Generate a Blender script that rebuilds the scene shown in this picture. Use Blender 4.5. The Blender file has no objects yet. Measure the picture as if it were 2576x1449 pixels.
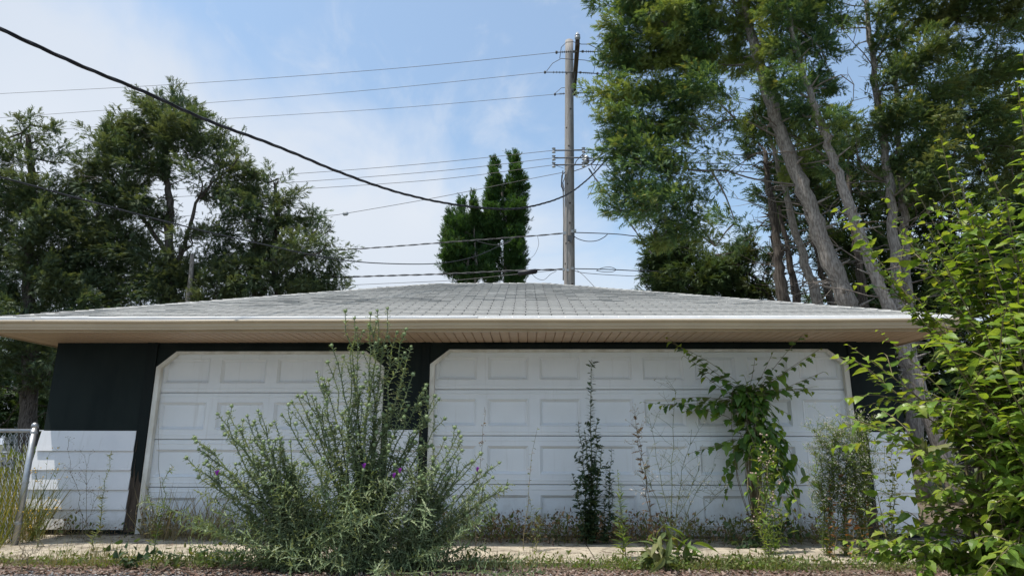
import bpy, math, random
import numpy as np
from mathutils import Vector, Matrix
random.seed(7); rng = np.random.default_rng(7)
SC = bpy.context.scene
C = SC.collection
# ------------------------------------------------------------------ camera
F_PX, PITCH, YAW, ROLL, CD, CH = 1638.3, math.radians(13.5), math.radians(1.25), math.radians(0.12), 7.713, 0.99
cf = np.array([-math.sin(YAW)*math.cos(PITCH), math.cos(YAW)*math.cos(PITCH), math.sin(PITCH)])
_r = np.array([math.cos(YAW), math.sin(YAW), 0.0]); _u = np.cross(_r, cf)
cr = _r*math.cos(ROLL)+_u*math.sin(ROLL); cu = _u*math.cos(ROLL)-_r*math.sin(ROLL)
CAM = np.array([0.0, -CD, CH])
cam = bpy.data.cameras.new('camera'); co = bpy.data.objects.new('camera', cam); C.objects.link(co)
cam.sensor_width = 36; cam.lens = F_PX/2576*36; cam.clip_start = 0.05; cam.clip_end = 2000
m = Matrix.Identity(4)
for i in range(3):
    m[i][0] = cr[i]; m[i][1] = cu[i]; m[i][2] = -cf[i]; m[i][3] = CAM[i]
co.matrix_world = m
SC.camera = co
def ray(u, v):
    return cf*F_PX + cr*(u-1288.0) - cu*(v-724.5)
def at(u, v, y):          # survey: photo measurement (2576 px wide) at world depth plane y
    d = ray(u, v); return CAM + d*((y-CAM[1])/d[1])
def at_line(u, v, A, B):  # on the vertical plane through plan points A, B
    d = ray(u, v); n = np.array([-(B[1]-A[1]), B[0]-A[0]])
    t = (n[0]*(A[0]-CAM[0])+n[1]*(A[1]-CAM[1]))/(n[0]*d[0]+n[1]*d[1]); return CAM+d*t
# ------------------------------------------------------------------ world
SUN = np.array([-0.33, -0.12, 1.0]); SUN /= np.linalg.norm(SUN)
w = bpy.data.worlds.new('World'); SC.world = w; w.use_nodes = True
nt = w.node_tree; nt.nodes.clear(); N = nt.nodes.new; L = nt.links.new
def math_node(T, op, a, b=None, c=None, clamp=False):
    n = T.nodes.new('ShaderNodeMath'); n.operation = op; n.use_clamp = clamp
    for i, x in enumerate((a, b, c)):
        if x is None: continue
        if isinstance(x, (int, float)): n.inputs[i].default_value = x
        else: T.links.new(x, n.inputs[i])
    return n.outputs[0]
def maprange(T, x, a, b, c=0.0, d=1.0, smooth=True):
    n = T.nodes.new('ShaderNodeMapRange'); n.interpolation_type = 'SMOOTHSTEP' if smooth else 'LINEAR'
    T.links.new(x, n.inputs[0])
    for i, k in zip((1, 2, 3, 4), (a, b, c, d)): n.inputs[i].default_value = k
    return n.outputs[0]
sky = N('ShaderNodeTexSky'); sky.sky_type = 'NISHITA'; sky.sun_disc = False
sky.sun_elevation = math.asin(SUN[2]); sky.sun_rotation = math.atan2(SUN[0], SUN[1])
sky.air_density = 1.0; sky.dust_density = 2.0; sky.ozone_density = 1.6
tc = N('ShaderNodeTexCoord'); DIR = tc.outputs['Generated']
def noise(T, vec, scale, detail=4, rough=.55, dist=0.0, lac=2.0):
    n = T.nodes.new('ShaderNodeTexNoise'); n.inputs['Scale'].default_value = scale
    n.inputs['Detail'].default_value = detail; n.inputs['Roughness'].default_value = rough
    n.inputs['Distortion'].default_value = dist
    if vec is not None: T.links.new(vec, n.inputs['Vector'])
    return n.outputs['Fac']
def dotn(vec, k):
    n = N('ShaderNodeVectorMath'); n.operation = 'DOT_PRODUCT'; L(vec, n.inputs[0]); n.inputs[1].default_value = tuple(k); return n.outputs['Value']
def unit(a): return np.array(a)/np.linalg.norm(a)
# cloud bank edge: a great circle on the sky, broken up by noise
n1 = noise(nt, DIR, 3.2, 6, .55, .4); n2 = noise(nt, DIR, 9.0, 7, .6, .6); n3 = noise(nt, DIR, 1.7, 3, .5)
pl = unit(np.cross(ray(330, 0), ray(1120, 420)))       # which side of the bank's edge
if pl@ray(200, 500) < 0: pl = -pl
e1 = math_node(nt, 'ADD', dotn(DIR, pl), math_node(nt, 'MULTIPLY', math_node(nt, 'SUBTRACT', n1, .5), .38))
bank = maprange(nt, e1, -.05, .09)
sep = N('ShaderNodeSeparateXYZ'); L(DIR, sep.inputs[0])
e2 = math_node(nt, 'ADD', sep.outputs['Z'], math_node(nt, 'MULTIPLY', math_node(nt, 'SUBTRACT', n1, .5), .45))
low = maprange(nt, e2, .36, .20)
wisp = maprange(nt, math_node(nt, 'ADD', math_node(nt, 'MULTIPLY', n2, .5), math_node(nt, 'MULTIPLY', n1, .5)), .50, .68, 0, .5)
cl = math_node(nt, 'MAXIMUM', math_node(nt, 'MAXIMUM', bank, math_node(nt, 'MULTIPLY', low, .78)), wisp)
cl = math_node(nt, 'MULTIPLY', cl, .90, clamp=True)
hz = N('ShaderNodeMixRGB'); hz.inputs[0].default_value = 0.12; hz.inputs[2].default_value = (8.0, 8.0, 8.0, 1)   # thin high veil over the blue
sc_ = N('ShaderNodeVectorMath'); sc_.operation = 'MULTIPLY'; L(sky.outputs[0], sc_.inputs[0]); sc_.inputs[1].default_value = (1.32, 1.58, 1.58)
L(sc_.outputs[0], hz.inputs[1])
mx = N('ShaderNodeMixRGB'); L(cl, mx.inputs[0]); L(hz.outputs[0], mx.inputs[1])
crp = N('ShaderNodeValToRGB'); L(n3, crp.inputs[0])
crp.color_ramp.elements[0].position = .35; crp.color_ramp.elements[0].color = (4.7, 5.3, 6.2, 1)
crp.color_ramp.elements[1].position = .62; crp.color_ramp.elements[1].color = (6.0, 6.3, 6.75, 1)
L(crp.outputs[0], mx.inputs[2])
bg = N('ShaderNodeBackground'); L(mx.outputs[0], bg.inputs[0]); bg.inputs[1].default_value = 0.1
wo = N('ShaderNodeOutputWorld'); L(bg.outputs[0], wo.inputs[0])
sl = bpy.data.lights.new('sun', 'SUN'); sl.energy = 4.2; sl.angle = math.radians(.55); sl.color = (1, .95, .87)
so = bpy.data.objects.new('sun', sl); C.objects.link(so); so.rotation_euler = Vector(SUN).to_track_quat('Z', 'Y').to_euler()
vs = SC.view_settings; vs.view_transform = 'Standard'; vs.look = 'None'; vs.gamma = 1; vs.use_curve_mapping = False; vs.exposure = 0.45
# ------------------------------------------------------------------ materials
def mat(name, col, rough=.7, col2=None, nscale=5, stretch=(1, 1, 1), bump=0.0, bscale=60, metal=0, spec=.3, spots=None, lo=.35, hi=.65, bstretch=None, detail=5):
    M = bpy.data.materials.new(name); M.use_nodes = True; T = M.node_tree
    b = T.nodes['Principled BSDF']; b.inputs['Roughness'].default_value = rough; b.inputs['Metallic'].default_value = metal
    b.inputs['Specular IOR Level'].default_value = spec
    t = T.nodes.new('ShaderNodeTexCoord'); mp = T.nodes.new('ShaderNodeMapping'); T.links.new(t.outputs['Object'], mp.inputs[0]); mp.inputs['Scale'].default_value = stretch
    b.inputs['Base Color'].default_value = (*col, 1)
    out = None
    if col2 is not None:
        f = maprange(T, noise(T, mp.outputs[0], nscale, detail, .6), lo, hi)
        mm = T.nodes.new('ShaderNodeMixRGB'); T.links.new(f, mm.inputs[0]); mm.inputs[1].default_value = (*col, 1); mm.inputs[2].default_value = (*col2, 1)
        out = mm.outputs[0]
    if spots:
        sc, thr, c3 = spots
        f = maprange(T, noise(T, mp.outputs[0], sc, 6, .65, .3), thr, thr+.05)
        mm = T.nodes.new('ShaderNodeMixRGB'); T.links.new(f, mm.inputs[0])
        if out: T.links.new(out, mm.inputs[1])
        else: mm.inputs[1].default_value = (*col, 1)
        mm.inputs[2].default_value = (*c3, 1); out = mm.outputs[0]
    if out: T.links.new(out, b.inputs['Base Color'])
    if bump:
        bn = T.nodes.new('ShaderNodeBump'); bn.inputs['Strength'].default_value = bump; bn.inputs['Distance'].default_value = .01
        if bstretch:
            m2 = T.nodes.new('ShaderNodeMapping'); T.links.new(t.outputs['Object'], m2.inputs[0]); m2.inputs['Scale'].default_value = bstretch; v2 = m2.outputs[0]
        else: v2 = mp.outputs[0]
        T.links.new(noise(T, v2, bscale, 5, .65), bn.inputs['Height']); T.links.new(bn.outputs[0], b.inputs['Normal'])
    return M
def leafmat(name, cols, trans=.35, rough=.55, nscale=1.2, spec=.25, nlo=.38, nhi=.62, patch=None, mottle=0):
    """colour differs from leaf to leaf (random per island) and from patch to patch of the plant"""
    M = bpy.data.materials.new(name); M.use_nodes = True; T = M.node_tree; T.nodes.clear()
    g = T.nodes.new('ShaderNodeNewGeometry'); rp = T.nodes.new('ShaderNodeValToRGB'); T.links.new(g.outputs['Random Per Island'], rp.inputs[0])
    el = rp.color_ramp.elements
    while len(el) < len(cols): el.new(.5)
    for i, c_ in enumerate(cols): el[i].position = i/(max(1, len(cols)-1)); el[i].color = (*c_, 1)
    colo = rp.outputs[0]
    if patch:
        t = T.nodes.new('ShaderNodeTexCoord')
        f = maprange(T, noise(T, t.outputs['Object'], nscale, 4, .6), nlo, nhi)
        mm = T.nodes.new('ShaderNodeMixRGB'); T.links.new(f, mm.inputs[0]); T.links.new(colo, mm.inputs[1]); mm.inputs[2].default_value = (*patch, 1)
        m3 = T.nodes.new('ShaderNodeMixRGB'); m3.inputs[0].default_value = .35; T.links.new(mm.outputs[0], m3.inputs[1]); T.links.new(colo, m3.inputs[2]); colo = m3.outputs[0]
    if mottle:
        t = T.nodes.new('ShaderNodeTexCoord'); f = maprange(T, noise(T, t.outputs['Object'], mottle, 3, .7), .3, .7, .72, 1.25, False)
        vm = T.nodes.new('ShaderNodeVectorMath'); vm.operation = 'SCALE'; T.links.new(colo, vm.inputs[0]); T.links.new(f, vm.inputs['Scale']); colo = vm.outputs[0]
    p = T.nodes.new('ShaderNodeBsdfPrincipled'); T.links.new(colo, p.inputs['Base Color']); p.inputs['Roughness'].default_value = rough; p.inputs['Specular IOR Level'].default_value = spec
    tr = T.nodes.new('ShaderNodeBsdfTranslucent')
    tm = T.nodes.new('ShaderNodeVectorMath'); tm.operation = 'MULTIPLY'; T.links.new(colo, tm.inputs[0]); tm.inputs[1].default_value = (1.5, 1.35, .55); T.links.new(tm.outputs[0], tr.inputs[0])
    ms = T.nodes.new('ShaderNodeMixShader'); ms.inputs[0].default_value = trans
    T.links.new(p.outputs[0], ms.inputs[1]); T.links.new(tr.outputs[0], ms.inputs[2])
    o = T.nodes.new('ShaderNodeOutputMaterial'); T.links.new(ms.outputs[0], o.inputs[0])
    return M
M = {}
M['dark'] = mat('dark_green_paint', (.010, .016, .016), .75, (.015, .022, .021), 3, bump=.15, bscale=40, spots=(7, .70, (.035, .045, .045)), spec=.15, stretch=(1, 1, .35))
M['jamb'] = mat('peeling_jamb', (.011, .016, .016), .75, bump=.5, bscale=30, stretch=(6, 6, .8), spec=.15)
M['rot'] = mat('weathered_wood', (.10, .075, .055), .9, (.045, .035, .028), 5, (8, 8, .6), bump=.8, bscale=16)
M['white'] = mat('white_door_steel', (.80, .82, .84), .42, (.76, .78, .80), 2.0, bump=.10, bscale=160, spots=(34, .74, (.40, .41, .40)), spec=.4)
def dirty(X, z0, z1, col):
    T = X.node_tree; b = T.nodes['Principled BSDF']; src = b.inputs['Base Color'].links[0].from_socket; t = T.nodes.new('ShaderNodeTexCoord'); sp = T.nodes.new('ShaderNodeSeparateXYZ'); T.links.new(t.outputs['Object'], sp.inputs[0])
    h = math_node(T, 'ADD', sp.outputs['Z'], math_node(T, 'MULTIPLY', math_node(T, 'SUBTRACT', noise(T, t.outputs['Object'], 7, 6, .7), .5), .9)); f = maprange(T, h, z1, z0, 0, .55)
    mp = T.nodes.new('ShaderNodeMapping'); T.links.new(t.outputs['Object'], mp.inputs[0]); mp.inputs['Scale'].default_value = (9, 9, .5)
    f2 = maprange(T, noise(T, mp.outputs[0], 2.2, 5, .6), .55, .8, 0, .22); ff = math_node(T, 'MAXIMUM', f, f2)
    mm = T.nodes.new('ShaderNodeMixRGB'); T.links.new(ff, mm.inputs[0]); T.links.new(src, mm.inputs[1]); mm.inputs[2].default_value = (*col, 1); T.links.new(mm.outputs[0], b.inputs['Base Color'])
dirty(M['white'], -.1, .42, (.36, .32, .26))
M['trim'] = mat('white_trim', (.80, .79, .74), .5, (.62, .59, .52), 6, (1, 1, .5), bump=.2, bscale=40, spec=.3)
M['siding'] = mat('white_siding', (.80, .80, .82), .33, (.74, .745, .77), 1.5, bump=.08, bscale=30, spots=(40, .77, (.35, .35, .32)), spec=.5)
dirty(M['siding'], -.1, .35, (.36, .33, .27))
M['gutter'] = mat('tan_gutter', (.52, .41, .275), .35, (.46, .36, .24), 2, (.6, 1, 1), spots=(22, .74, (.16, .13, .09)), spec=.5)
M['soffit'] = mat('tan_soffit', (.56, .40, .27), .5, (.50, .355, .24), 3, spec=.35)
M['flash'] = mat('white_flashing', (.78, .78, .78), .4, (.70, .70, .70), 3)
def shingle_mat():
    X = mat('shingle', (.42, .415, .40), .95, (.34, .335, .32), 9, bump=.6, bscale=260, spec=.1, lo=.42, hi=.72, detail=8); T = X.node_tree
    b = T.nodes['Principled BSDF']; src = b.inputs['Base Color'].links[0].from_socket
    oi = T.nodes.new('ShaderNodeNewGeometry'); r = maprange(T, oi.outputs['Random Per Island'], 0, 1, .93, 1.05, False)
    t = T.nodes.new('ShaderNodeTexCoord'); r2 = maprange(T, noise(T, t.outputs['Object'], .9, 4), .35, .65, .88, 1.06)
    mm = T.nodes.new('ShaderNodeMixRGB'); mm.blend_type = 'MULTIPLY'; mm.inputs[0].default_value = 1; T.links.new(src, mm.inputs[1]); T.links.new(math_node(T, 'MULTIPLY', r, r2), mm.inputs[2]); T.links.new(mm.outputs[0], b.inputs['Base Color']); return X
M['shingle'] = shingle_mat()
M['underlay'] = mat('roof_underlay', (.035, .035, .035), .9)
M['concrete'] = mat('concrete', (.42, .365, .285), .9, (.27, .235, .185), 4, bump=.5, bscale=60, spots=(7, .56, (.17, .14, .105)))
M['found'] = mat('foundation', (.13, .11, .09), .95, (.07, .06, .05), 5, bump=.6, bscale=40)
M['asphalt'] = mat('asphalt', (.16, .165, .175), .9, (.11, .112, .118), 3, bump=.9, bscale=130, spots=(110, .60, (.24, .24, .25)))
M['soil'] = mat('soil', (.085, .062, .045), .95, (.16, .125, .09), 9, bump=1, bscale=30, spots=(30, .58, (.05, .04, .025)))
M['grassground'] = mat('grass_ground', (.05, .065, .02), .95, (.09, .085, .035), 2, bump=.8, bscale=20)
M['pole'] = mat('pole_wood', (.33, .31, .295), .9, (.20, .185, .175), 10, (6, 6, .25), bump=.6, bscale=30, bstretch=(6, 6, .3), spots=(5.5, .70, (.10, .09, .08)))
M['arm'] = mat('arm_wood', (.045, .034, .028), .85, (.08, .065, .055), 8, (8, 1, 8))
M['bark'] = mat('cedar_bark', (.33, .295, .265), .95, (.16, .135, .115), 9, (4, 4, .9), bump=1, bscale=22, bstretch=(6, 6, .5), spots=(2.2, .66, (.17, .10, .065)))
M['barkd'] = mat('dark_bark', (.13, .11, .095), .95, (.045, .036, .03), 7, (5, 5, .5), bump=1, bscale=20, bstretch=(6, 6, .5))
M['twig'] = mat('bare_twig', (.20, .17, .145), .9, (.12, .10, .085), 6)
M['metal'] = mat('galvanised', (.42, .43, .44), .42, (.33, .34, .35), 12, metal=.75, bump=.05)
M['chain'] = mat('zinc_wire', (.50, .51, .52), .5, metal=.2)
M['steel'] = mat('dark_hardware', (.10, .105, .115), .45, metal=.5)
M['porc'] = mat('grey_porcelain', (.32, .34, .37), .25, spec=.6)
M['rubber'] = mat('black_cable', (.012, .012, .016), .5)
M['wire'] = mat('weathered_wire', (.10, .095, .095), .6)
M['comm'] = mat('dark_comm_cable', (.035, .035, .04), .5)
M['housewall'] = mat('pale_house_wall', (.24, .25, .27), .7, (.2, .21, .23), 2)
M['houseroof'] = mat('house_roof', (.12, .11, .11), .9)
M['glass'] = mat('window_glass', (.03, .035, .04), .08, spec=.8)
M['cedarL'] = leafmat('cedar_dark', [(0.039, 0.072, 0.046), (0.062, 0.107, 0.061), (0.085, 0.138, 0.077), (0.130, 0.171, 0.097)], .3, .6, 1.0, patch=(0.123, 0.147, 0.072))
M['cedarR'] = leafmat('cedar_yellow', [(0.046, 0.104, 0.059), (0.072, 0.143, 0.066), (0.110, 0.190, 0.078), (0.180, 0.262, 0.089)], .34, .6, .9, patch=(0.259, 0.304, 0.079), nlo=.47, nhi=.62)
M['tipy'] = leafmat('yellow_foliage', [(0.145, 0.171, 0.050), (0.204, 0.218, 0.066), (0.255, 0.247, 0.077)], .35, .6)
M['tipg'] = leafmat('grey_green_foliage', [(.10, .12, .07), (.15, .17, .10)], .3, .6)
M['cedarD'] = leafmat('cedar_deep', [(0.037, 0.070, 0.033), (0.059, 0.099, 0.039), (0.083, 0.131, 0.049)], .28, .6, 1.2, patch=(0.091, 0.099, 0.037), nlo=.5, nhi=.7)
M['cedarO'] = leafmat('cedar_olive', [(0.053, 0.099, 0.048), (0.087, 0.150, 0.059), (0.147, 0.194, 0.073)], .32, .6, 1.0, patch=(0.187, 0.194, 0.078), nlo=.46, nhi=.62)
M['arbor'] = leafmat('arborvitae_green', [(0.033, 0.078, 0.025), (0.049, 0.113, 0.033), (0.070, 0.144, 0.043)], .3, .55, 1.6, patch=(0.053, 0.072, 0.033), nlo=.5, nhi=.7)
M['mulb'] = leafmat('mulberry_leaf', [(0.083, 0.152, 0.023), (0.119, 0.202, 0.028), (0.155, 0.242, 0.036), (0.201, 0.276, 0.045), (0.237, 0.281, 0.045)], .42, .38, 2, spec=.45, mottle=30)
M['mulbd'] = leafmat('sapling_leaf', [(0.060, 0.135, 0.030), (0.090, 0.180, 0.033), (0.128, 0.232, 0.039)], .35, .4, 2, spec=.4)
M['mulby'] = leafmat('young_leaf', [(.15, .25, .03), (.20, .30, .04), (.25, .31, .05)], .45, .4)
M['mstem'] = mat('mulberry_stem', (.17, .15, .07), .7, (.20, .15, .10), 8)
M['thl'] = leafmat('thistle_leaf', [(0.149, 0.195, 0.104), (0.194, 0.245, 0.131), (0.262, 0.311, 0.173), (0.334, 0.360, 0.226)], .25, .6, 3, patch=(0.123, 0.180, 0.085))
M['ths'] = mat('thistle_stem', (.13, .165, .085), .7, (.10, .12, .06), 8)
M['thh'] = leafmat('thistle_head', [(0.169, 0.234, 0.104), (0.234, 0.299, 0.143), (0.299, 0.364, 0.195)], .15, .6)
M['purple'] = mat('purple_floret', (.36, .05, .42), .6, (.24, .03, .34), 60)
M['lett'] = leafmat('lettuce_leaf', [(.03, .06, .03), (.045, .08, .04), (.07, .11, .05)], .3, .5)
M['gold'] = leafmat('bright_weed_leaf', [(.09, .16, .035), (.14, .21, .045), (.20, .24, .05)], .4, .5)
M['weed'] = leafmat('weed_leaf', [(0.076, 0.108, 0.037), (0.113, 0.152, 0.051), (0.164, 0.189, 0.069), (0.216, 0.202, 0.089)], .35, .6)
M['dry'] = leafmat('dry_leaf', [(.10, .065, .04), (.17, .11, .065), (.25, .17, .10), (.32, .24, .16)], .2, .8)
M['rust'] = leafmat('rusty_leaf', [(0.165, 0.077, 0.033), (0.264, 0.132, 0.055), (0.330, 0.187, 0.077), (0.176, 0.176, 0.066)], .3, .7)
M['stalk'] = mat('dry_stalk', (.20, .165, .11), .8, (.14, .12, .07), 8)
M['gstalk'] = mat('green_stalk', (.10, .13, .05), .7, (.14, .14, .06), 8)
M['wht'] = mat('seed_fluff', (.55, .50, .44), .9)
M['pinkf'] = mat('pink_fluff', (.45, .33, .28), .9)
M['yel'] = mat('yellow_petal', (.60, .36, .03), .7)
M['grass'] = leafmat('grass_blade', [(0.088, 0.121, 0.025), (0.138, 0.165, 0.035), (0.213, 0.198, 0.060), (0.275, 0.220, 0.090)], .35, .6)
M['drygrass'] = leafmat('dry_grass', [(.20, .17, .10), (.28, .23, .14), (.15, .13, .07)], .3, .7)
M['litter'] = leafmat('litter', [(0.299, 0.259, 0.220), (0.079, 0.048, 0.039), (0.141, 0.086, 0.066), (0.211, 0.144, 0.116), (0.264, 0.202, 0.165)], .05, .9)
M['gravel'] = leafmat('gravel_bits', [(.12, .12, .125), (.22, .22, .225), (.34, .33, .32)], 0, .9)
# ------------------------------------------------------------------ mesh accumulation
class Acc:
    def __init__(s): s.V = []; s.L = []; s.T = []; s.n = 0
    def add(s, V, faces):
        V = np.asarray(V, float).reshape(-1, 3)
        s.L.append(np.array([i for f in faces for i in f], int)+s.n); s.T.append(np.array([len(f) for f in faces], int)); s.V.append(V); s.n += len(V)
    def inst(s, tm, pos, d, up, scale):
        """copies of a template (x = width, y = length, z = normal) at pos, pointing along d"""
        V, Lp, Tt = tm; pos = np.asarray(pos, float); K = len(pos)
        if K == 0: return
        d = d/np.maximum(np.linalg.norm(d, axis=1, keepdims=True), 1e-9)
        x = np.cross(d, up); x /= np.maximum(np.linalg.norm(x, axis=1, keepdims=True), 1e-9); z = np.cross(x, d)
        sc = np.asarray(scale, float); sc = np.broadcast_to(sc.reshape(-1, 1) if sc.ndim < 2 else sc, (K, 3) if sc.ndim == 2 else (K, 1))
        if sc.shape[1] == 1: sc = np.repeat(sc, 3, 1)
        W = (V[None, :, 0, None]*sc[:, None, 0, None])*x[:, None]+(V[None, :, 1, None]*sc[:, None, 1, None])*d[:, None]+(V[None, :, 2, None]*sc[:, None, 2, None])*z[:, None]+pos[:, None]
        s.V.append(W.reshape(-1, 3)); s.L.append((Lp[None]+(np.arange(K)*len(V))[:, None]).reshape(-1)+s.n); s.T.append(np.tile(Tt, K)); s.n += K*len(V)
    def box(s, a, b):
        x0, y0, z0 = a; x1, y1, z1 = b
        s.add([(x0,y0,z0),(x1,y0,z0),(x1,y1,z0),(x0,y1,z0),(x0,y0,z1),(x1,y0,z1),(x1,y1,z1),(x0,y1,z1)],
              [(0,3,2,1),(4,5,6,7),(0,1,5,4),(1,2,6,5),(2,3,7,6),(3,0,4,7)])
    def tube(s, P, R, k=5, cap=True):
        P = np.asarray(P, float); n = len(P); R = np.broadcast_to(np.asarray(R, float), (n,))
        t = np.gradient(P, axis=0); t /= np.maximum(np.linalg.norm(t, axis=1, keepdims=True), 1e-9)
        ref = np.array([0, 0, 1.0]) if abs(t[n//2][2]) < .9 else np.array([1.0, 0, 0])
        a = np.cross(t, ref); a /= np.maximum(np.linalg.norm(a, axis=1, keepdims=True), 1e-9); b = np.cross(t, a)
        an = np.arange(k)*2*math.pi/k
        V = P[:, None]+R[:, None, None]*(np.cos(an)[None, :, None]*a[:, None]+np.sin(an)[None, :, None]*b[:, None])
        i = np.arange(n-1)[:, None]*k; j = np.arange(k)[None]; j2 = (j+1) % k
        Q = np.stack([i+j, i+j2, i+k+j2, i+k+j], -1).reshape(-1)
        s.L.append(Q+s.n); s.T.append(np.full((n-1)*k, 4)); 
        if cap:
            s.L.append(np.arange(k)[::-1]+s.n); s.L.append(np.arange(k)+(n-1)*k+s.n); s.T.append(np.array([k, k]))
        s.V.append(V.reshape(-1, 3)); s.n += n*k
    def prism(s, prof, x0, x1):     # profile in (y, z), extruded along x
        n = len(prof); s.add([(x0, y, z) for y, z in prof]+[(x1, y, z) for y, z in prof],
            [tuple(range(n))[::-1], tuple(range(n, 2*n))]+[(i, (i+1) % n, n+(i+1) % n, n+i) for i in range(n)])
    def poly(s, pts, y0, y1):       # outline in (x, z), thickness along y
        n = len(pts); s.add([(x, y0, z) for x, z in pts]+[(x, y1, z) for x, z in pts],
            [tuple(range(n)), tuple(range(n, 2*n))[::-1]]+[(i, n+i, n+(i+1) % n, (i+1) % n) for i in range(n)])
    def lathe(s, prof, c, k=10, axis=(0, 0, 1)):   # prof = (r, h) along axis
        ax = unit(axis); ref = np.array([1.0, 0, 0]) if abs(ax[0]) < .9 else np.array([0, 1.0, 0]); a = unit(np.cross(ax, ref)); b = np.cross(ax, a)
        V = []; 
        for r, h in prof:
            for j in range(k):
                t = 2*math.pi*j/k; V.append(np.array(c)+ax*h+r*(math.cos(t)*a+math.sin(t)*b))
        Fc = [(i*k+j, i*k+(j+1) % k, (i+1)*k+(j+1) % k, (i+1)*k+j) for i in range(len(prof)-1) for j in range(k)]
        Fc += [tuple(range(k))[::-1], tuple(range((len(prof)-1)*k, len(prof)*k))]; s.add(V, Fc)
    def build(s, name, mt, parent=None, smooth=False, origin=None):
        me = bpy.data.meshes.new(name)
        V = np.concatenate(s.V) if s.V else np.zeros((0, 3)); Lp = np.concatenate(s.L) if s.L else np.zeros(0, int); Tt = np.concatenate(s.T) if s.T else np.zeros(0, int)
        if parent is not None: V = V-np.array(parent.get('_w', (0, 0, 0)))
        if origin is not None: V = V-np.array(origin)
        me.vertices.add(len(V)); me.vertices.foreach_set('co', V.astype(np.float32).ravel())
        me.loops.add(len(Lp)); me.loops.foreach_set('vertex_index', Lp.astype(np.int32))
        me.polygons.add(len(Tt)); me.polygons.foreach_set('loop_start', (np.cumsum(Tt)-Tt).astype(np.int32)); me.polygons.foreach_set('loop_total', Tt.astype(np.int32))
        me.polygons.foreach_set('use_smooth', np.full(len(Tt), bool(smooth)))
        me.update(calc_edges=True)
        me.materials.append(mt)
        o = bpy.data.objects.new(name, me); C.objects.link(o)
        if parent is not None: o.parent = parent; o['_w'] = parent.get('_w', (0, 0, 0))
        if origin is not None: o.location = origin; o['_w'] = tuple(float(q) for q in origin)
        return o
def thing(name, label, cat, loc, group=None):
    o = bpy.data.objects.new(name, None); C.objects.link(o); o.location = [float(q) for q in loc]; o['_w'] = tuple(float(q) for q in loc)
    o.empty_display_size = .1; o['label'] = label; o['category'] = cat
    if group: o['group'] = group
    return o
def tag(o, label, cat, group=None, kind=None):
    o['label'] = label; o['category'] = cat
    if group: o['group'] = group
    if kind: o['kind'] = kind
    return o
def struct(o): o['kind'] = 'structure'; return o
def kids(o, me, name, parent, loc, eul=None, scale=None, mx=None):
    c = bpy.data.objects.new(name, me); C.objects.link(c); c.parent = parent
    if mx is not None: c.matrix_local = mx
    else:
        c.location = loc
        if eul: c.rotation_euler = eul
        if scale: c.scale = scale
    return c
def tmpl(V, Fc): return (np.array(V, float), np.array([i for f in Fc for i in f], int), np.array([len(f) for f in Fc], int))
# ---- leaf templates (x width, y length, z normal)
def outline_leaf(half, fold=.18, droop=.25):
    """half: (y, x) points from base to tip; two folded halves around a curved midrib"""
    mid = [(0, y, -droop*y*y) for y, x in half]; V = list(mid); n = len(half); Fc = []
    for sgn in (-1, 1):
        o0 = len(V); V += [(sgn*x, y, fold*abs(x)-droop*y*y) for y, x in half]
        for i in range(n-1):
            f = (i, i+1, o0+i+1, o0+i) if sgn < 0 else (i, o0+i, o0+i+1, i+1); Fc.append(f)
    return tmpl(V, Fc)
LF_MUL = outline_leaf([(0, .02), (-.06, .22), (.10, .38), (.34, .40), (.58, .28), (.80, .12), (1.0, .0)])
LF_LOB = outline_leaf([(0, .02), (-.06, .24), (.14, .40), (.26, .40), (.34, .20), (.46, .36), (.62, .34), (.68, .16), (.84, .12), (1, 0)], .14)
LF_LOB2 = outline_leaf([(0, .02), (-.04, .2), (.16, .42), (.25, .24), (.42, .40), (.52, .20), (.66, .24), (.82, .10), (1, 0)], .22, .4)
LF_MUL2 = outline_leaf([(0, .02), (-.05, .18), (.14, .30), (.4, .33), (.66, .22), (.85, .08), (1, 0)], .3, .45)
LF_LAN = outline_leaf([(0, .01), (.3, .09), (.65, .06), (1, 0)], .3, .3)
LF_DOCK = outline_leaf([(0, .015), (.12, .10), (.35, .17), (.6, .15), (.85, .07), (1, 0)], .3, .5)
LF_OVAL = outline_leaf([(0, .02), (.3, .25), (.7, .22), (1, 0)], .3, .3)
LF_SPIN = tmpl([(-.035, 0, 0), (.035, 0, 0), (.04, .35, .0), (-.04, .35, .0), (.028, .7, -.10), (-.028, .7, -.10), (0, 1.05, -.24), (.20, .26, .10), (-.20, .26, .10), (.19, .56, .03), (-.19, .56, .03), (.11, .84, -.08), (-.11, .84, -.08)],
    [(0, 1, 2, 3), (3, 2, 4, 5), (5, 4, 6), (1, 7, 2), (0, 3, 8), (2, 9, 4), (3, 5, 10), (4, 11, 6), (5, 6, 12)])
LF_PIN = outline_leaf([(0, .03), (.12, .05), (.18, .26), (.27, .20), (.34, .07), (.42, .30), (.52, .22), (.58, .08), (.68, .22), (.80, .10), (1, 0)], .15, .3)
BLADE = tmpl([(-.007, 0, 0), (.007, 0, 0), (.006, .5, -.03), (-.006, .5, -.03), (0, 1, -.18)], [(0, 1, 2, 3), (3, 2, 4)])
BIT = tmpl([(-.5, -.5, 0), (.5, -.5, 0), (.5, .5, 0), (-.5, .5, 0), (0, 0, .6)], [(0, 1, 4), (1, 2, 4), (2, 3, 4), (3, 0, 4)])
FLAKE = tmpl([(-.2, 0, 0), (.2, .05, .03), (.16, .6, .08), (-.1, .8, 0)], [(0, 1, 2, 3)])
NEEDLE = tmpl([(-.03, 0, 0), (.03, 0, 0), (.0, 1, .03)], [(0, 1, 2)])
_s = math.sqrt
BALL = None
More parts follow.
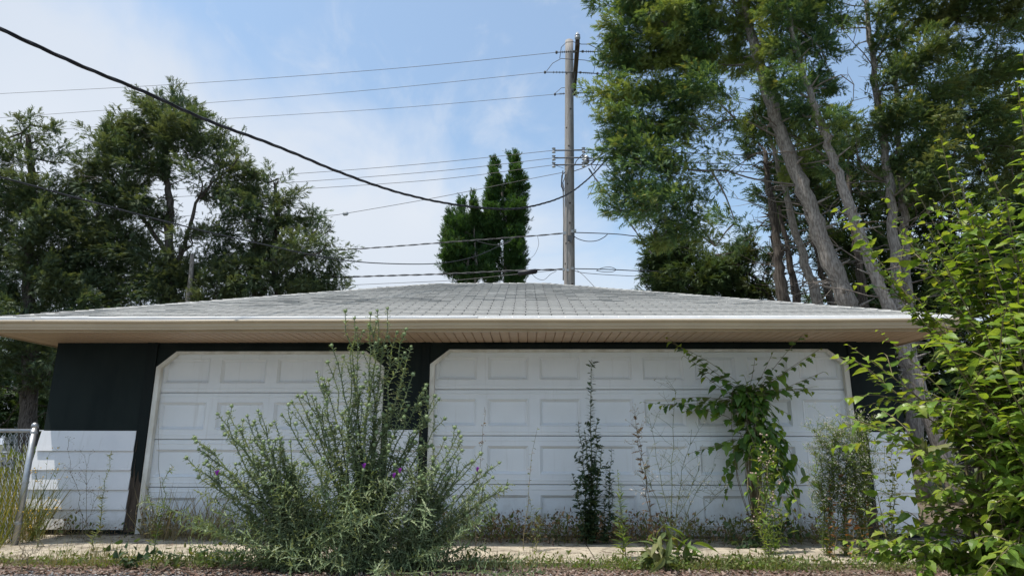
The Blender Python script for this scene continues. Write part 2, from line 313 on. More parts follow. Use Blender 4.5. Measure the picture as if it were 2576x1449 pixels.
def ball(k=6, rings=4):
    V = []; Fc = []
    for i in range(rings+1):
        th = math.pi*i/rings
        for j in range(k): V.append((math.sin(th)*math.cos(2*math.pi*j/k), math.sin(th)*math.sin(2*math.pi*j/k), -math.cos(th)))
    for i in range(rings):
        for j in range(k): Fc.append((i*k+j, i*k+(j+1) % k, (i+1)*k+(j+1) % k, (i+1)*k+j))
    return tmpl(V, Fc)
BALL = ball()
def spray_tmpl(seed, n=6, wid=.066):
    r = random.Random(seed); V = []; Fc = []
    def tri(p, a, l, w_, z):
        dx, dy = math.sin(a), math.cos(a); o = len(V)
        V.extend([(p[0]-dy*w_, p[1]+dx*w_, p[2]), (p[0]+dy*w_, p[1]-dx*w_, p[2]), (p[0]+dx*l, p[1]+dy*l, z)]); Fc.append((o, o+1, o+2))
    tri((0, 0, 0), 0, 1, wid*.8, -.18)
    for i in range(n-1):
        t = .12+.72*i/(n-1); sg = -1 if i % 2 else 1
        tri((0, t, -.18*t*t), sg*r.uniform(.45, .85), r.uniform(.35, .55)*(1.1-t*.5), wid, -.18*t-r.uniform(-.02, .16))
    return tmpl(V, Fc)
SPRAYS = [spray_tmpl(i) for i in range(4)]
def spike_head():
    V = []; Fc = []; b = ball(7, 4); 
    V = [tuple(q) for q in b[0]*np.array([.5, .5, .45])]; Fc = [tuple(b[1][i*4:i*4+4]) for i in range(len(b[2]))]
    r = random.Random(3)
    for i in range(22):
        z = r.uniform(-.6, 1); a = r.uniform(0, 6.28); q = math.sqrt(max(0, 1-z*z)); d = np.array([q*math.cos(a), q*math.sin(a), z]); t = unit(np.cross(d, [.3, .5, .8]))*.05
        o = len(V); V += [tuple(d*.42-t), tuple(d*.42+t), tuple(d*.85)]; Fc.append((o, o+1, o+2))
    Fc2 = Fc; V = [(x, z, y) for x, y, z in V]   # length axis = y
    return tmpl(V, Fc2)
HEAD = spike_head()
def tuft():
    V = []; Fc = []; r = random.Random(5)
    for i in range(26):
        a = r.uniform(0, 6.28); q = r.uniform(.0, .55); d = np.array([q*math.cos(a), 1, q*math.sin(a)]); t = np.array([math.sin(a), 0, -math.cos(a)])*.06
        o = len(V); V += [tuple(d*.1-t), tuple(d*.1+t), tuple(d*1.0+t), tuple(d*1.0-t)]; Fc.append((o, o+1, o+2, o+3))
    return tmpl(V, Fc)
TUFT = tuft()
UPV = np.array([0, 0, 1.0])
def rdir(n): 
    d = rng.normal(size=(n, 3)); return d/np.linalg.norm(d, axis=1, keepdims=True)
# ------------------------------------------------------------------ ground
def sheet(name, mt, x0, x1, y0, y1, z, nx=2, ny=2, amp=0, ez=0):
    X, Y = np.meshgrid(np.linspace(x0, x1, nx), np.linspace(y0, y1, ny)); Z = np.full(X.shape, z)
    if amp: 
        Z = Z+amp*rng.normal(size=X.shape)
        if ez: Y[0] += ez*rng.normal(size=nx); Y[-1] += ez*rng.normal(size=nx)
    V = np.stack([X, Y, Z], -1).reshape(-1, 3)
    Fc = [(j*nx+i, j*nx+i+1, (j+1)*nx+i+1, (j+1)*nx+i) for j in range(ny-1) for i in range(nx-1)]
    a = Acc(); a.add(V, Fc); return struct(a.build(name, mt, smooth=True))
sheet('ground', M['grassground'], -700, 700, -700, 700, -.075)
sheet('soil_verge', M['soil'], -14, 14, -2.05, 7.5, -.045, 260, 40, .004)
sheet('asphalt_alley', M['asphalt'], -60, 60, -13, -2.03, -.05, 500, 30, .0015, .05)
a = Acc()      # concrete apron poured in slabs, joints between
xx = -7.2; slabs = []
for wd in (1.55, 1.6, 1.5, 1.62, 1.55, 1.6, 1.5, 1.6, 1.2):
    slabs.append((xx+.006, xx+wd-.006)); xx += wd
apron = thing('concrete_apron', 'pale sunlit concrete apron strip lying in front of the garage doors', 'apron', (0, -1, 0)); 
for x0, x1 in slabs:
    dz = random.uniform(-.006, .006); a = Acc(); a.box((x0, -1.58+random.uniform(-.03, .03), -.14), (x1, -.02, -.012+dz)); a.build('slab', M['concrete'], apron)
for k in ('label', 'category'): del apron[k]
apron['kind'] = 'structure'
for ch in apron.children: pass
# ------------------------------------------------------------------ garage
G = thing('garage', 'low hip roofed two door garage, dark green walls above white lap siding', 'garage', (0, 0, 0))
WX0, WX1, WD = -5.67, 4.335, 7.2
SZ = 2.178                       # soffit height
d1a, d1b = at(397.8, 924, 0)[0], at(966, 930, 0)[0]
d2a, d2b = -1.133, 3.767
d1a -= .01
def pl_(u, v): p = at(u, v, 0); return p[0], p[2]
TOP1, TOP2 = at(800, 884, 0)[2], at(1500, 879, 0)[2]
CH1 = at(397.8, 924, 0)[2]; CHX = .22
# core walls: side, back; front above doors and between
a = Acc(); t = .1
a.box((WX0, .0, .0), (WX0+t, WD, SZ+.06)); a.box((WX1-t, .0, .0), (WX1, WD, SZ+.06)); a.box((WX0+t, WD-t, 0), (WX1-t, WD, SZ+.06))
ow = .05
a.box((WX0+t, .0, 0), (d1a-ow, t, SZ+.06)); a.box((d1b+ow, 0, 0), (d2a-ow, t, SZ+.06)); a.box((d2b+ow, 0, 0), (WX1-t, t, SZ+.06))
a.box((d1a-ow, 0, TOP1+.03), (d1b+ow, t, SZ+.06)); a.box((d2a-ow, 0, TOP2+.03), (d2b+ow, t, SZ+.06))
wall = a.build('wall', M['dark'], G)
a = Acc(); a.box((WX0-.012, -.012, -.14), (WX1+.012, WD+.012, .0)); a.build('foundation', M['found'], G)
a = Acc(); a.box((WX0+t+.001, t+.2, .002), (WX1-t-.001, WD-t-.001, .02)); a.build('garage_floor', M['found'], G)
# plywood battens / panel seams on dark wall
for x in (-5.0+.02, -1.30, -1.53):
    pass
def door(xa, xb, top, chz, npan, lines, bottom=-.005):
    D = bpy.data.objects.new('garage_door', None); C.objects.link(D); D.parent = G; D['_w'] = (0, 0, 0)
    zs = [bottom]+lines+[top+.03]
    y0 = .055
    W = xb-xa; pw = W/npan
    for s in range(len(zs)-1):
        z0, z1 = zs[s]+.003, zs[s+1]-.003; a = Acc()
        # section border strips with ribs at the joints
        def rect(x0, x1, za, zb, y): a.add([(x0, y, za), (x1, y, za), (x1, y, zb), (x0, y, zb)], [(0, 1, 2, 3)])
        pz0, pz1 = z0+.105, z1-.105
        ribs = [(z0, 0.006), (z0+.006, 0), (z0+.038, 0), (z0+.042, -.004), (z0+.052, -.004), (z0+.056, 0), (pz0, 0)]
        for (q0, dy0), (q1, dy1) in zip(ribs, ribs[1:]): a.add([(xa, y0+dy0, q0), (xb, y0+dy0, q0), (xb, y0+dy1, q1), (xa, y0+dy1, q1)], [(0, 1, 2, 3)])
        ribs = [(pz1, 0), (z1-.056, 0), (z1-.052, -.004), (z1-.042, -.004), (z1-.038, 0), (z1-.006, 0), (z1, .006)]
        for (q0, dy0), (q1, dy1) in zip(ribs, ribs[1:]): a.add([(xa, y0+dy0, q0), (xb, y0+dy0, q0), (xb, y0+dy1, q1), (xa, y0+dy1, q1)], [(0, 1, 2, 3)])
        px = xa
        for k in range(npan):
            cx = xa+pw*(k+.5); hw = pw/2-.062; rect(px, cx-hw, pz0, pz1, y0); px = cx+hw
            ring = [(0, 0), (.005, -.004), (.010, .002), (.038, .034), (.044, .031)]
            V = []; 
            for ins, dy in ring: V += [(cx-hw+ins, y0+dy, pz0+ins), (cx+hw-ins, y0+dy, pz0+ins), (cx+hw-ins, y0+dy, pz1-ins), (cx-hw+ins, y0+dy, pz1-ins)]
            Fc = [(r*4+j, r*4+(j+1) % 4, (r+1)*4+(j+1) % 4, (r+1)*4+j) for r in range(len(ring)-1) for j in range(4)]+[(16, 17, 18, 19)]
            a.add(V, Fc)
        rect(px, xb, pz0, pz1, y0)
        # body and returns
        a.box((xa, y0+.036, z0), (xb, y0+.06, z1))
        a.build('door_section', M['white'], D)
    a = Acc(); a.box((xa, y0+.004, bottom-.012), (xb, y0+.03, bottom+.002)); a.build('bottom_seal', M['rubber'], D)
    # white stop trim: two legs, head and cut corners
    tw = .05; Y0, Y1 = -.012, .05
    for sx, x in ((1, xa), (-1, xb)):
        a = Acc(); a.poly([(x-sx*.006, .0), (x+sx*tw, .0), (x+sx*tw, chz-.012), (x-sx*.006, chz)][::sx], Y0, Y1); a.build('side_trim', M['trim'], D)
        a = Acc(); ch = top-chz; a.poly([(x-sx*.006, chz+.001), (x+sx*tw, chz-.011), (x+sx*(CHX+.012), top-.028), (x+sx*CHX, top)][::sx], Y0-.003, Y1-.003); a.build('corner_trim', M['trim'], D)
        # dark triangular filler above the cut corner
        a = Acc(); a.poly([(x-sx*ow, chz-.06), (x-sx*.008, chz), (x+sx*(CHX-.005), top+.002), (x+sx*(CHX-.005), top+.04), (x-sx*ow, top+.04)][::sx], -.006, .09); a.build('corner_block', M['dark'], D)
    a = Acc(); a.box((xa+CHX+.001, Y0, top-.028), (xb-CHX-.001, Y1, top+.001)); a.build('head_trim', M['trim'], D)
    a = Acc(); a.box((xa+CHX-.03, -.022, top+.004), (xb-CHX+.03, -.002, top+.06)); a.build('head_board', M['dark'], D)
    a = Acc(); a.box((xa, -.03, -.12), (xb, .1, -.012)); a.build('threshold', M['found'], D)
    return D
ln2 = [at(1300, 1218.5, .05)[2], at(1300, 1096, .05)[2], at(1300, 979.3, .05)[2]]
ln1 = [at(600, 1225.8, .05)[2], at(600, 1105.2, .05)[2], at(600, 987.6, .05)[2]]
door(d1a, d1b, TOP1, CH1, 4, ln1)
door(d2a, d2b, TOP2, at(1083.5, 916.4, 0)[2], 8, ln2)
# jamb boards: sound paint above, bare rotten wood towards the ground
def jamb(x0, x1, zrot):
    xs = np.linspace(0, 1, 7); top = SZ-.002
    ed = [(x0+(x1-x0)*q, zrot+random.uniform(-.10, .12)) for q in xs]
    a = Acc(); a.poly([(x0, top)]+ed+[(x1, top)], -.026, -.001); a.build('jamb_board', M['jamb'], G)
    a = Acc(); a.poly([(x0+.004, .02)]+[(x1-.004, .02)]+[(p, q-.003) for p, q in ed[::-1]], -.020, -.0015); o = a.build('rotten_board_end', M['rot'], G)
    for i in range(7):
        z = random.uniform(.2, 1.2); x = random.uniform(x0, x1-.02); a = Acc(); a.tube([(x, -.029, z), (x+.004, -.03, z+random.uniform(.05, .2))], [.004, .002], 4); a.build('paint_peel', M['rot'], G)
jamb(d1a-.135, d1a-.012, .62); jamb(d1b+.012, d1b+.075, .15); jamb(d2a-.105, d2a-.012, .30); jamb(d2b+.012, d2b+.12, .42)
# lap siding
SK = 1.137
def siding(x0, x1, n, flare, hi=SK):
    h = (hi-.06)/n
    for i in range(n):
        z1 = hi-i*h; z0 = z1-h; a = Acc(); fl = flare*(i+1)
        a.add([(x0-fl+flare*.6, -.008, z1), (x1, -.008, z1), (x1+.0, -.034, z0-.012), (x0-fl, -.034, z0-.012),
               (x0-fl+flare*.6, -.002, z1), (x1, -.002, z1), (x1, -.014, z0-.012), (x0-fl, -.014, z0-.012)],
              [(3, 2, 1, 0), (4, 5, 6, 7), (2, 3, 7, 6), (0, 1, 5, 4), (1, 2, 6, 5), (3, 0, 4, 7)])
        o = a.build('siding_board', M['siding'], G)
sx1 = at(345.3, 1084.2, 0)[0]
siding(WX0-.005, sx1, 5, .028)
siding(d1b+.078, d2a-.108, 5, 0, SK+.015)
siding(d2b+.125, WX1+.004, 5, 0)
# --- eaves
EY, EZ = -.84, 2.33              # roof edge
RY, RZ = 3.49, 3.78              # ridge
EX0, EX1 = -5.94, 4.66; RX0, RX1 = -1.61, .33; BY = RY+(RY-EY)
FY = -.80
a = Acc(); a.box((EX0+.02, FY-.02, 2.163), (EX1-.12, FY, 2.30)); a.build('fascia', M['gutter'], G)
a = Acc(); a.box((EX0+.02, FY+.001, 2.163), (EX0+.04, BY-.05, 2.30)); a.build('fascia', M['gutter'], G)
a = Acc(); a.box((EX1-.14, FY+.001, 2.163), (EX1-.12, BY-.05, 2.30)); a.build('fascia', M['gutter'], G)
a = Acc(); a.box((EX0+.041, BY-.07, 2.163), (EX1-.141, BY-.05, 2.30)); a.build('fascia', M['gutter'], G)
# K-style gutter: base, ogee front, rolled lip
def gprof(g):
    pts = [(FY-.021, 2.184), (FY-.085, 2.184), (FY-.089, 2.189), (FY-.089, 2.198), (FY-.094, 2.204), (FY-.101, 2.214), (FY-.104, 2.226), (FY-.106, 2.238), (FY-.112, 2.248), (FY-.126, 2.255), (FY-.133, 2.262), (FY-.133, 2.276), (FY-.128, 2.281), (FY-.118, 2.281), (FY-.115, 2.275)]
    inn = [(FY-.115, 2.269), (FY-.108, 2.252), (FY-.100, 2.24), (FY-.096, 2.21), (FY-.083, 2.191), (FY-.023, 2.191), (FY-.021, 2.28)]
    return pts+inn
GX0, GX1 = EX0-.02, at(2441, 815, -.93)[0]
a = Acc(); pr = gprof(0); n = len(pr)
cuts = [GX0, -2.9, .25, 3.1, GX1]
sag = lambda x: -.006*math.sin((x-GX0)*.9)-.003*math.sin(x*2.7)
g = Acc(); xs = np.linspace(GX0, GX1, 60); V = []
for x in xs: V += [(x, y, z+sag(x)*.6) for y, z in pr]
Fc = [(i*n+j, i*n+(j+1) % n, (i+1)*n+(j+1) % n, (i+1)*n+j) for i in range(len(xs)-1) for j in range(n)]
g.add(V, [f[::-1] for f in Fc]); g.build('gutter', M['gutter'], G)
for x in (GX0, GX1):
    a = Acc(); a.prism([(FY-.021, 2.176), (FY-.090, 2.176), (FY-.108, 2.225), (FY-.135, 2.255), (FY-.135, 2.283), (FY-.021, 2.283)], x-.0015 if x < 0 else x-.0005, x+.0005 if x < 0 else x+.0015); a.build('gutter_end_cap', M['gutter'], G)
for x in (-2.95, .26, 3.12):
    a = Acc(); V = []
    for q in (x-.035, x+.035): V += [(q, y-.0015 if y < FY-.05 else y, z+sag(q)*.6-(.0015 if z < 2.19 else 0)) for y, z in pr]
    a.add(V, [(j, n+j, n+(j+1) % n, (j+1) % n) for j in range(15)]); a.build('gutter_joint', M['gutter'], G)
# drip-edge flashing in lengths, each lapping the next, lifting a little towards the left
for x0, x1, lift, th in ((GX0, -3.33, .016, 0), (-3.34, -.52, .020, .004), (-.53, 2.0, .004, 0), (1.99, EX1, -.010, .002)):
    a = Acc(); y = EY-.018-th
    pts = []
    k = 12; V = []
    for i in range(k+1):
        x = x0+(x1-x0)*i/k; wv = .004*math.sin(i*1.7)
        V += [(x, y+.11, EZ-.010+.03), (x, y+.002, EZ-.014), (x, y-.006, EZ-.060-lift*.3), (x, y-.002, EZ-.060-lift*.3), (x, y+.006, EZ-.018)]
        if lift > .01: V[-4] = (x, y-.01, EZ-.012+wv*.4)
    Fc = [(i*5+j, (i+1)*5+j, (i+1)*5+j+1, i*5+j+1) for i in range(k) for j in range(4)]
    a.add(V, Fc); a.build('drip_edge', M['flash'], G)
# soffit: 4 inch panels with V grooves
pm = Acc(); pw = .1016; y0s, y1s = FY+.001, -.001
pm.add([(0, y0s, .011), (.004, y0s, -.003), (pw-.009, y0s, -.003), (pw-.006, y0s, .011), (pw, y0s, .011),
        (0, y1s, .011), (.004, y1s, -.003), (pw-.009, y1s, -.003), (pw-.006, y1s, .011), (pw, y1s, .011)],
       [(0, 1, 6, 5), (1, 2, 7, 6), (2, 3, 8, 7), (3, 4, 9, 8)])
sof = Acc(); sof.box((EX0+.042, FY+.002, SZ+.012), (EX1-.142, -.002, SZ+.03)); sof = sof.build('soffit', M['underlay'], G)
p0 = pm.build('soffit_panel', M['soffit'], sof); pme = p0.data; p0.location = (WX0+.001, 0, SZ)
i = 1
while WX0+i*pw < WX1-.02:
    kids(None, pme, 'soffit_panel', sof, (WX0+i*pw, 0, SZ)); i += 1
for sx, xa_, xb_ in ((-1, EX0+.042, WX0-.002), (1, WX1+.002, EX1-.142)):      # side eaves, grooves running across
    for k in range(int((BY-.07-FY)/pw)):
        a = Acc(); y = FY+.002+k*pw
        a.add([(xa_, y, .002), (xb_, y, .002), (xa_, y+.004, -.003), (xb_, y+.004, -.003), (xa_, y+pw-.006, -.003), (xb_, y+pw-.006, -.003), (xa_, y+pw, .004), (xb_, y+pw, .004)], [(0, 1, 3, 2), (2, 3, 5, 4), (4, 5, 7, 6)])
        if k == 0: me0 = a.build('soffit_panel', M['soffit'], sof); me0.location = (0, 0, SZ)
        else: kids(None, me0.data, 'soffit_panel', sof, (0, k*pw, SZ))
# --- roof deck and shingles
a = Acc()
a.add([(EX0, EY, EZ-.02), (EX1, EY, EZ-.02), (EX1, BY, EZ-.02), (EX0, BY, EZ-.02), (RX0, RY, RZ-.02), (RX1, RY, RZ-.02)], [(0, 1, 5, 4), (1, 2, 5), (2, 3, 4, 5), (3, 0, 4), (3, 2, 1, 0)])
roof = a.build('roof', M['underlay'], G)
run = RY-EY; slen = math.hypot(run, RZ-EZ); cs, sn = run/slen, (RZ-EZ)/slen
EXPO, TW = .127, .285
rows = int(slen/EXPO)+1
tabs = []
for r in range(rows):
    s0 = r*EXPO
    if s0 > slen-.02: break
    s1 = min(s0+EXPO+.012, slen)
    xl = EX0+s0*cs; xr = EX1-s0*cs; off = (0 if r % 2 else TW/2)+random.uniform(-.004, .004)
    k = math.floor((xl-off)/TW)
    while off+k*TW < xr:
        x0, x1 = max(xl, off+k*TW+.0055), min(xr, off+(k+1)*TW-.0055)
        if x1-x0 > .03: tabs.append((r, x0, x1, s0, s1))
        k += 1
def tab_verts(x0, x1, s0, s1, lift=0.0, curl=0.0):
    """front edge proud of the course below; a wedge 6 mm thick at the butt"""
    def P(x, s, h): return (x, EY+s*cs-h*sn, EZ-.02+s*sn+h*cs)
    t0, t1 = .014+lift, .003
    V = [P(x0, s0, .002), P(x1, s0, .002), P(x0, s0, t0+curl), P(x1, s0, t0), P(x0, s1, t1), P(x1, s1, t1)]
    return V, [(0, 1, 3, 2), (2, 3, 5, 4), (0, 2, 4), (1, 5, 3)]
cand = sorted(range(len(tabs)), key=lambda i: (tabs[i][0], abs(tabs[i][1]+.2)))
full = [i for i in cand if tabs[i][2]-tabs[i][1] > TW-.017]
def vis(i):
    r, x0, x1, s0, s1 = tabs[i]; c = np.array([(x0+x1)/2, EY+s0*cs, EZ+s0*sn])-CAM; return np.linalg.norm(c)
solo = set(sorted(full, key=vis)[:300])
a = Acc(); V, Fc = tab_verts(0, TW-.011, 0, EXPO+.012); a.add(V, Fc); s0o = a.build('shingle', M['shingle'], roof); sme = s0o.data
first = True
rest = Acc()
for i, (r, x0, x1, s0, s1) in enumerate(tabs):
    if i in solo:
        loc = (x0, s0*cs, s0*sn); e = (random.uniform(-.012, .004), random.uniform(-.006, .006), random.uniform(-.006, .006))
        if first: o = s0o; first = False; o.location = loc
        else: o = kids(None, sme, 'shingle', roof, loc, None)
        # rotate about its own butt: small tilt
        o.scale = (1, 1, 1)
    else:
        V, Fc = tab_verts(x0, x1, s0, s1, random.choice((0, 0, 0, .001, .004)), random.choice((0, 0, 0, 0, .008))); rest.add(V, Fc)
# lifted tabs seen in the photo
o = rest.build('shingle_course', M['shingle'], roof); o['kind'] = 'stuff'
# other slopes: courses of thin wedges
oth = Acc()
for r in range(rows):
    s0 = r*EXPO; s1 = min(s0+EXPO+.03, slen)
    if s0 > slen-.02: break
    q0, q1 = s0*cs, s1*cs; z0, z1 = EZ-.02+s0*sn, EZ-.02+s1*sn; h = .013
    for side in range(3):
        if side == 0: A0, B0, A1, B1 = (EX0+q0, EY+q0), (EX0+q0, BY-q0), (EX0+q1, EY+q1), (EX0+q1, BY-q1)
        elif side == 1: A0, B0, A1, B1 = (EX1-q0, BY-q0), (EX1-q0, EY+q0), (EX1-q1, BY-q1), (EX1-q1, EY+q1)
        else: A0, B0, A1, B1 = (EX0+q0, BY-q0), (EX1-q0, BY-q0), (EX0+q1, BY-q1), (EX1-q1, BY-q1)
        oth.add([(*A0, z0), (*B0, z0), (*A0, z0+h), (*B0, z0+h), (*A1, z1+.003), (*B1, z1+.003)], [(0, 1, 3, 2), (2, 3, 5, 4)])
oth = oth.build('side_shingle_course', M['shingle'], roof); oth['kind'] = 'stuff'
# hip and ridge caps
def caps(A, B, n1, n2, st):
    A = np.array(A, float); B = np.array(B, float); d = unit(B-A); Ln = np.linalg.norm(B-A); k = int(Ln/.14)
    for i in range(k):
        p = A+d*(i*Ln/k); q = p+d*(Ln/k+.03); W = .13
        s1_ = unit(np.array(n1)); s2_ = unit(np.array(n2)); up = unit(-(s1_+s2_)+np.array([0, 0, 1.5])); a = Acc()
        b0, b1 = up*.016, up*.006
        V = [p+b0, p+s1_*W+b0*.7, p+s2_*W+b0*.7, q+b1, q+s1_*W+b1*.7, q+s2_*W+b1*.7, p+up*.008, p+s1_*W+up*.002, p+s2_*W+up*.002]
        a.add(V, [(0, 3, 4, 1), (0, 2, 5, 3), (0, 1, 7, 6), (0, 6, 8, 2), (1, 4, 7), (2, 8, 5)]); a.build('ridge_cap', M['shingle'], roof)
cz = EZ-.02; 
def dn(nx, ny): return np.array([nx*cs, ny*cs, -sn])
caps((EX0, EY, cz), (RX0, RY, RZ-.02), (dn(0, -1)+dn(.6, -.0)*0+np.array([.7, 0, 0])), np.array([0, .7, 0])+dn(-1, 0), 0)
caps((EX1, EY, cz), (RX1, RY, RZ-.02), np.array([0, .7, 0])+dn(1, 0), dn(0, -1)+np.array([-.7, 0, 0]), 0)
caps((RX0, RY, RZ-.02), (RX1+.1, RY, RZ-.02), dn(0, -1), dn(0, 1), 0)
# stray vine stem stuck on left door edge
# ------------------------------------------------------------------ chain-link fence at left
FYF = -.80; px = at(66, 1200, FYF)[0]; fz = at(80, 1083, FYF)[2]; pt = at(80, 1064, FYF)[2]
fe = thing('chain_link_fence', 'galvanised chain link fence ending at a capped post left of the garage', 'fence', (px, FYF, -.05))
a = Acc(); a.tube([(px, FYF, -.05), (px, FYF, pt-.02)], .030, 14); a.build('post', M['metal'], fe, smooth=True)
a = Acc(); a.lathe([(.033, -.03), (.033, 0), (.028, .014), (.014, .024), (.002, .027)], (px, FYF, pt-.02), 14); a.build('post_cap', M['metal'], fe, smooth=True)
a = Acc(); a.tube([(px-.02, FYF, fz), (-14, FYF, fz)], .021, 12); a.build('top_rail', M['metal'], fe, smooth=True)
for z in (fz-.02, .6, .2):
    a = Acc(); a.lathe([(.034, -.012), (.034, .012)], (px, FYF, z), 14); a.build('tension_band', M['metal'], fe)
a = Acc(); a.tube([(-8.6, FYF, -.05), (-8.6, FYF, pt-.03)], .030, 12); a.build('post', M['metal'], fe, smooth=True)
a = Acc(); ms = .062; x = px-.045; k = 0
zb, ztp = 0.02, fz+.015
nrow = int((ztp-zb)/ms)
for k in range(int(8/ms)):
    for ph in (0, 1):
        x0 = px-.045-k*ms
        pts = []
        for j in range(nrow+1):
            pts.append((x0-(ms/2 if (j+ph) % 2 else 0)*1.0, FYF+(.006 if (j+ph) % 2 else -.006)*(1 if ph else -1)+.0, ztp-j*ms))
        if ph == 0: a.tube(pts, .0036, 3, False)
        else: a.tube([(p[0]+ms/2*0-ms*0, p[1], p[2]) for p in pts], .0036, 3, False)
o = a.build('chain_mesh', M['chain'], fe)
# ------------------------------------------------------------------ utility pole
YP = -CD+16.4
pu, pt_, pb = 1432, at(1432, 104, YP), at(1432.5, 700, YP)
ext = pb+(pb-pt_)*((pb[2]+.1)/(pt_[2]-pb[2]))
UP = thing('utility_pole', 'tall weathered wooden utility pole with one dark crossarm behind the garage', 'pole', (ext[0], YP, -.1))
a = Acc(); nn = 26; T_ = np.linspace(0, 1, nn); P = ext[None]+(pt_-ext)[None]*T_[:, None]; a.tube(P, .165-.052*T_, 18); a.build('shaft', M['pole'], UP, smooth=True)
for z in [2.8+.55*i for i in range(16)]:
    tt = (z+.1)/(pt_[2]+.1); p = ext+(pt_-ext)*tt; an = random.uniform(-2.6, -.5); r_ = .165-.052*tt
    dd = np.array([math.cos(an), math.sin(an), 0]); a = Acc(); a.lathe([(.020, 0), (.026, .004), (.012, .008)], p+dd*(r_-.002), 8, dd); a.build('knot_plug', M['arm'], UP)
px_p = lambda z: ext+(pt_-ext)*((z+.1)/(pt_[2]+.1))
zarm = 11.0
def dz(v, z): return None
nearp = at(1453, 106, -CD+14.75); farp = at(1443.5, 236, -CD+17.35)
a = Acc(); q = unit(farp-nearp); sd = unit(np.cross(q, UPV)); up_ = np.cross(sd, q)
nearp = nearp.copy(); V = []
for P_ in (nearp, farp):
    for sx, sz in ((-.055, -.08), (.055, -.08), (.055, .07), (-.055, .07)): V.append(P_+sd*sx+up_*sz)
a.add(V, [(0, 1, 2, 3), (7, 6, 5, 4), (0, 4, 5, 1), (1, 5, 6, 2), (2, 6, 7, 3), (3, 7, 4, 0)]); a.build('crossarm', M['arm'], UP)
P_ = nearp-q*.01; a = Acc(); a.lathe([(.045, 0), (.075, .03), (.075, .06), (.05, .075), (.07, .10), (.07, .125), (.045, .15), (.03, .2)], P_+UPV*.06, 12); a.build('pin_insulator', M['porc'], UP, smooth=True)
mid = nearp+q*np.dot(px_p(zarm)-nearp, q)
a = Acc(); a.tube([px_p(mid[2])+np.array([.0, 0, 0]), mid], .02, 8); a.tube([mid+q*.5, px_p(mid[2]-.35)+np.array([.1, 0, 0])], .014, 6); a.tube([mid-q*.5, px_p(mid[2]-.35)+np.array([.1, 0, 0])], .014, 6); a.build('arm_bracket', M['steel'], UP)
def insulator(A, B, parent=UP, big=True):
    A, B = np.array(A, float), np.array(B, float); d = unit(B-A); Ln = np.linalg.norm(B-A); a = Acc(); a.tube([A, B], .012, 6)
    nd = 5 if big else 3
    for i in range(nd): a.lathe([(.014, 0), (.042, .012), (.014, .022)], A+d*Ln*(.30+.5*i/nd), 8, d)
    a.lathe([(.02, -.03), (.042, -.02), (.042, .02), (.02, .03)], B, 8, d); a.lathe([(.02, -.03), (.034, -.02), (.034, .02), (.02, .03)], A+d*.08, 8, d)
    return a.build('strain_insulator', M['steel'], parent, smooth=False)
ends = []
yn, ym, yf = nearp[1]+.1, (nearp[1]+farp[1])/2-.1, farp[1]-.1
tri_wires = []
for (ul, vl, ur, vr, ar, yy) in ((1400, 132.5, 1512, 131, 1455, yn), (1371, 182.5, 1503, 186, 1450, ym), (1396, 238, 1492, 234, 1445, yf)):
    Lp_ = at(ul, vl, yy); Rp_ = at(ur, vr, yy); ce = at(ar, (vl+vr)/2-1.5, yy)
    insulator(ce+np.array([-.03, 0, 0]), Lp_); insulator(ce+np.array([.03, 0, 0]), Rp_); tri_wires.append((Lp_, Rp_))
for pts in ([(1408, 148), (1412, 120), (1425, 107), (1442, 106), (1462, 112), (1480, 112), (1497, 120), (1508, 130)], [(1375, 180), (1390, 160), (1412, 148), (1436, 150), (1470, 152), (1488, 155), (1496, 170), (1493, 184)], [(1396, 236), (1412, 222), (1436, 220), (1462, 222), (1474, 226)]):
    yy = (yn, ym, yf)[[0, 1, 2][len(tri_wires) and (0 if pts[0][1] < 160 else 1 if pts[0][1] < 200 else 2)]]
    a = Acc(); a.tube([at(u, v, yy-.05) for u, v in pts], .009, 5, False); a.build('jumper_wire', M['comm'], UP, smooth=True)
# secondary rack: three spools each side
sec = []
for v in (380, 399, 416.5):
    ce = at(1432, v, YP); LL = at(1393, v-1, YP-.2); RR = at(1468, v-2, YP-.2)
    a = Acc(); a.tube([LL, RR], .020, 6); a.build('rack_bar', M['steel'], UP)
    for P_ in (LL, RR):
        a = Acc(); a.lathe([(.03, -.07), (.055, -.06), (.03, -.02), (.03, .02), (.055, .06), (.03, .07)], P_, 9); a.build('spool_insulator', M['porc'], UP, smooth=False)
    sec.append((LL, RR))
a = Acc(); a.lathe([(.05, 0), (.085, .03), (.085, .09), (.06, .13), (.08, .17), (.05, .22)], at(1475, 412, YP-.2), 10); a.build('bell_insulator', M['porc'], UP)
a = Acc(); a.tube([at(1416, 430, YP-.1), at(1413, 460, YP-.18), at(1417, 485, YP-.16), at(1418, 560, YP-.15), at(1417, 705, YP-.17)], .018, 6); a.build('riser_conduit', M['pole'], UP, smooth=True)
a = Acc(); a.tube([at(1422, 433, YP-.15), at(1413, 442, YP-.25), at(1412, 470, YP-.2), at(1419, 482, YP-.17)], .012, 5); a.tube([at(1424, 439, YP-.15), at(1416, 460, YP-.2), at(1419, 478, YP-.17)], .012, 5); a.build('drip_loop', M['rubber'], UP, smooth=True)
a = Acc(); a.tube([at(1436, 611, YP-.2), at(1443, 585, YP-.2)], .02, 5); a.box(tuple(at(1431, 604, YP-.18)-.03), tuple(at(1431, 604, YP-.18)+np.array([.08, .03, .12]))); a.build('cable_clamp', M['steel'], UP)
for (u, v) in ((1440, 583), (1446, 581), (1420, 587)): a = Acc(); a.box(tuple(at(u, v, YP-.2)-.035), tuple(at(u, v, YP-.2)+.035)); a.build('bolt_plate', M['metal'], UP)
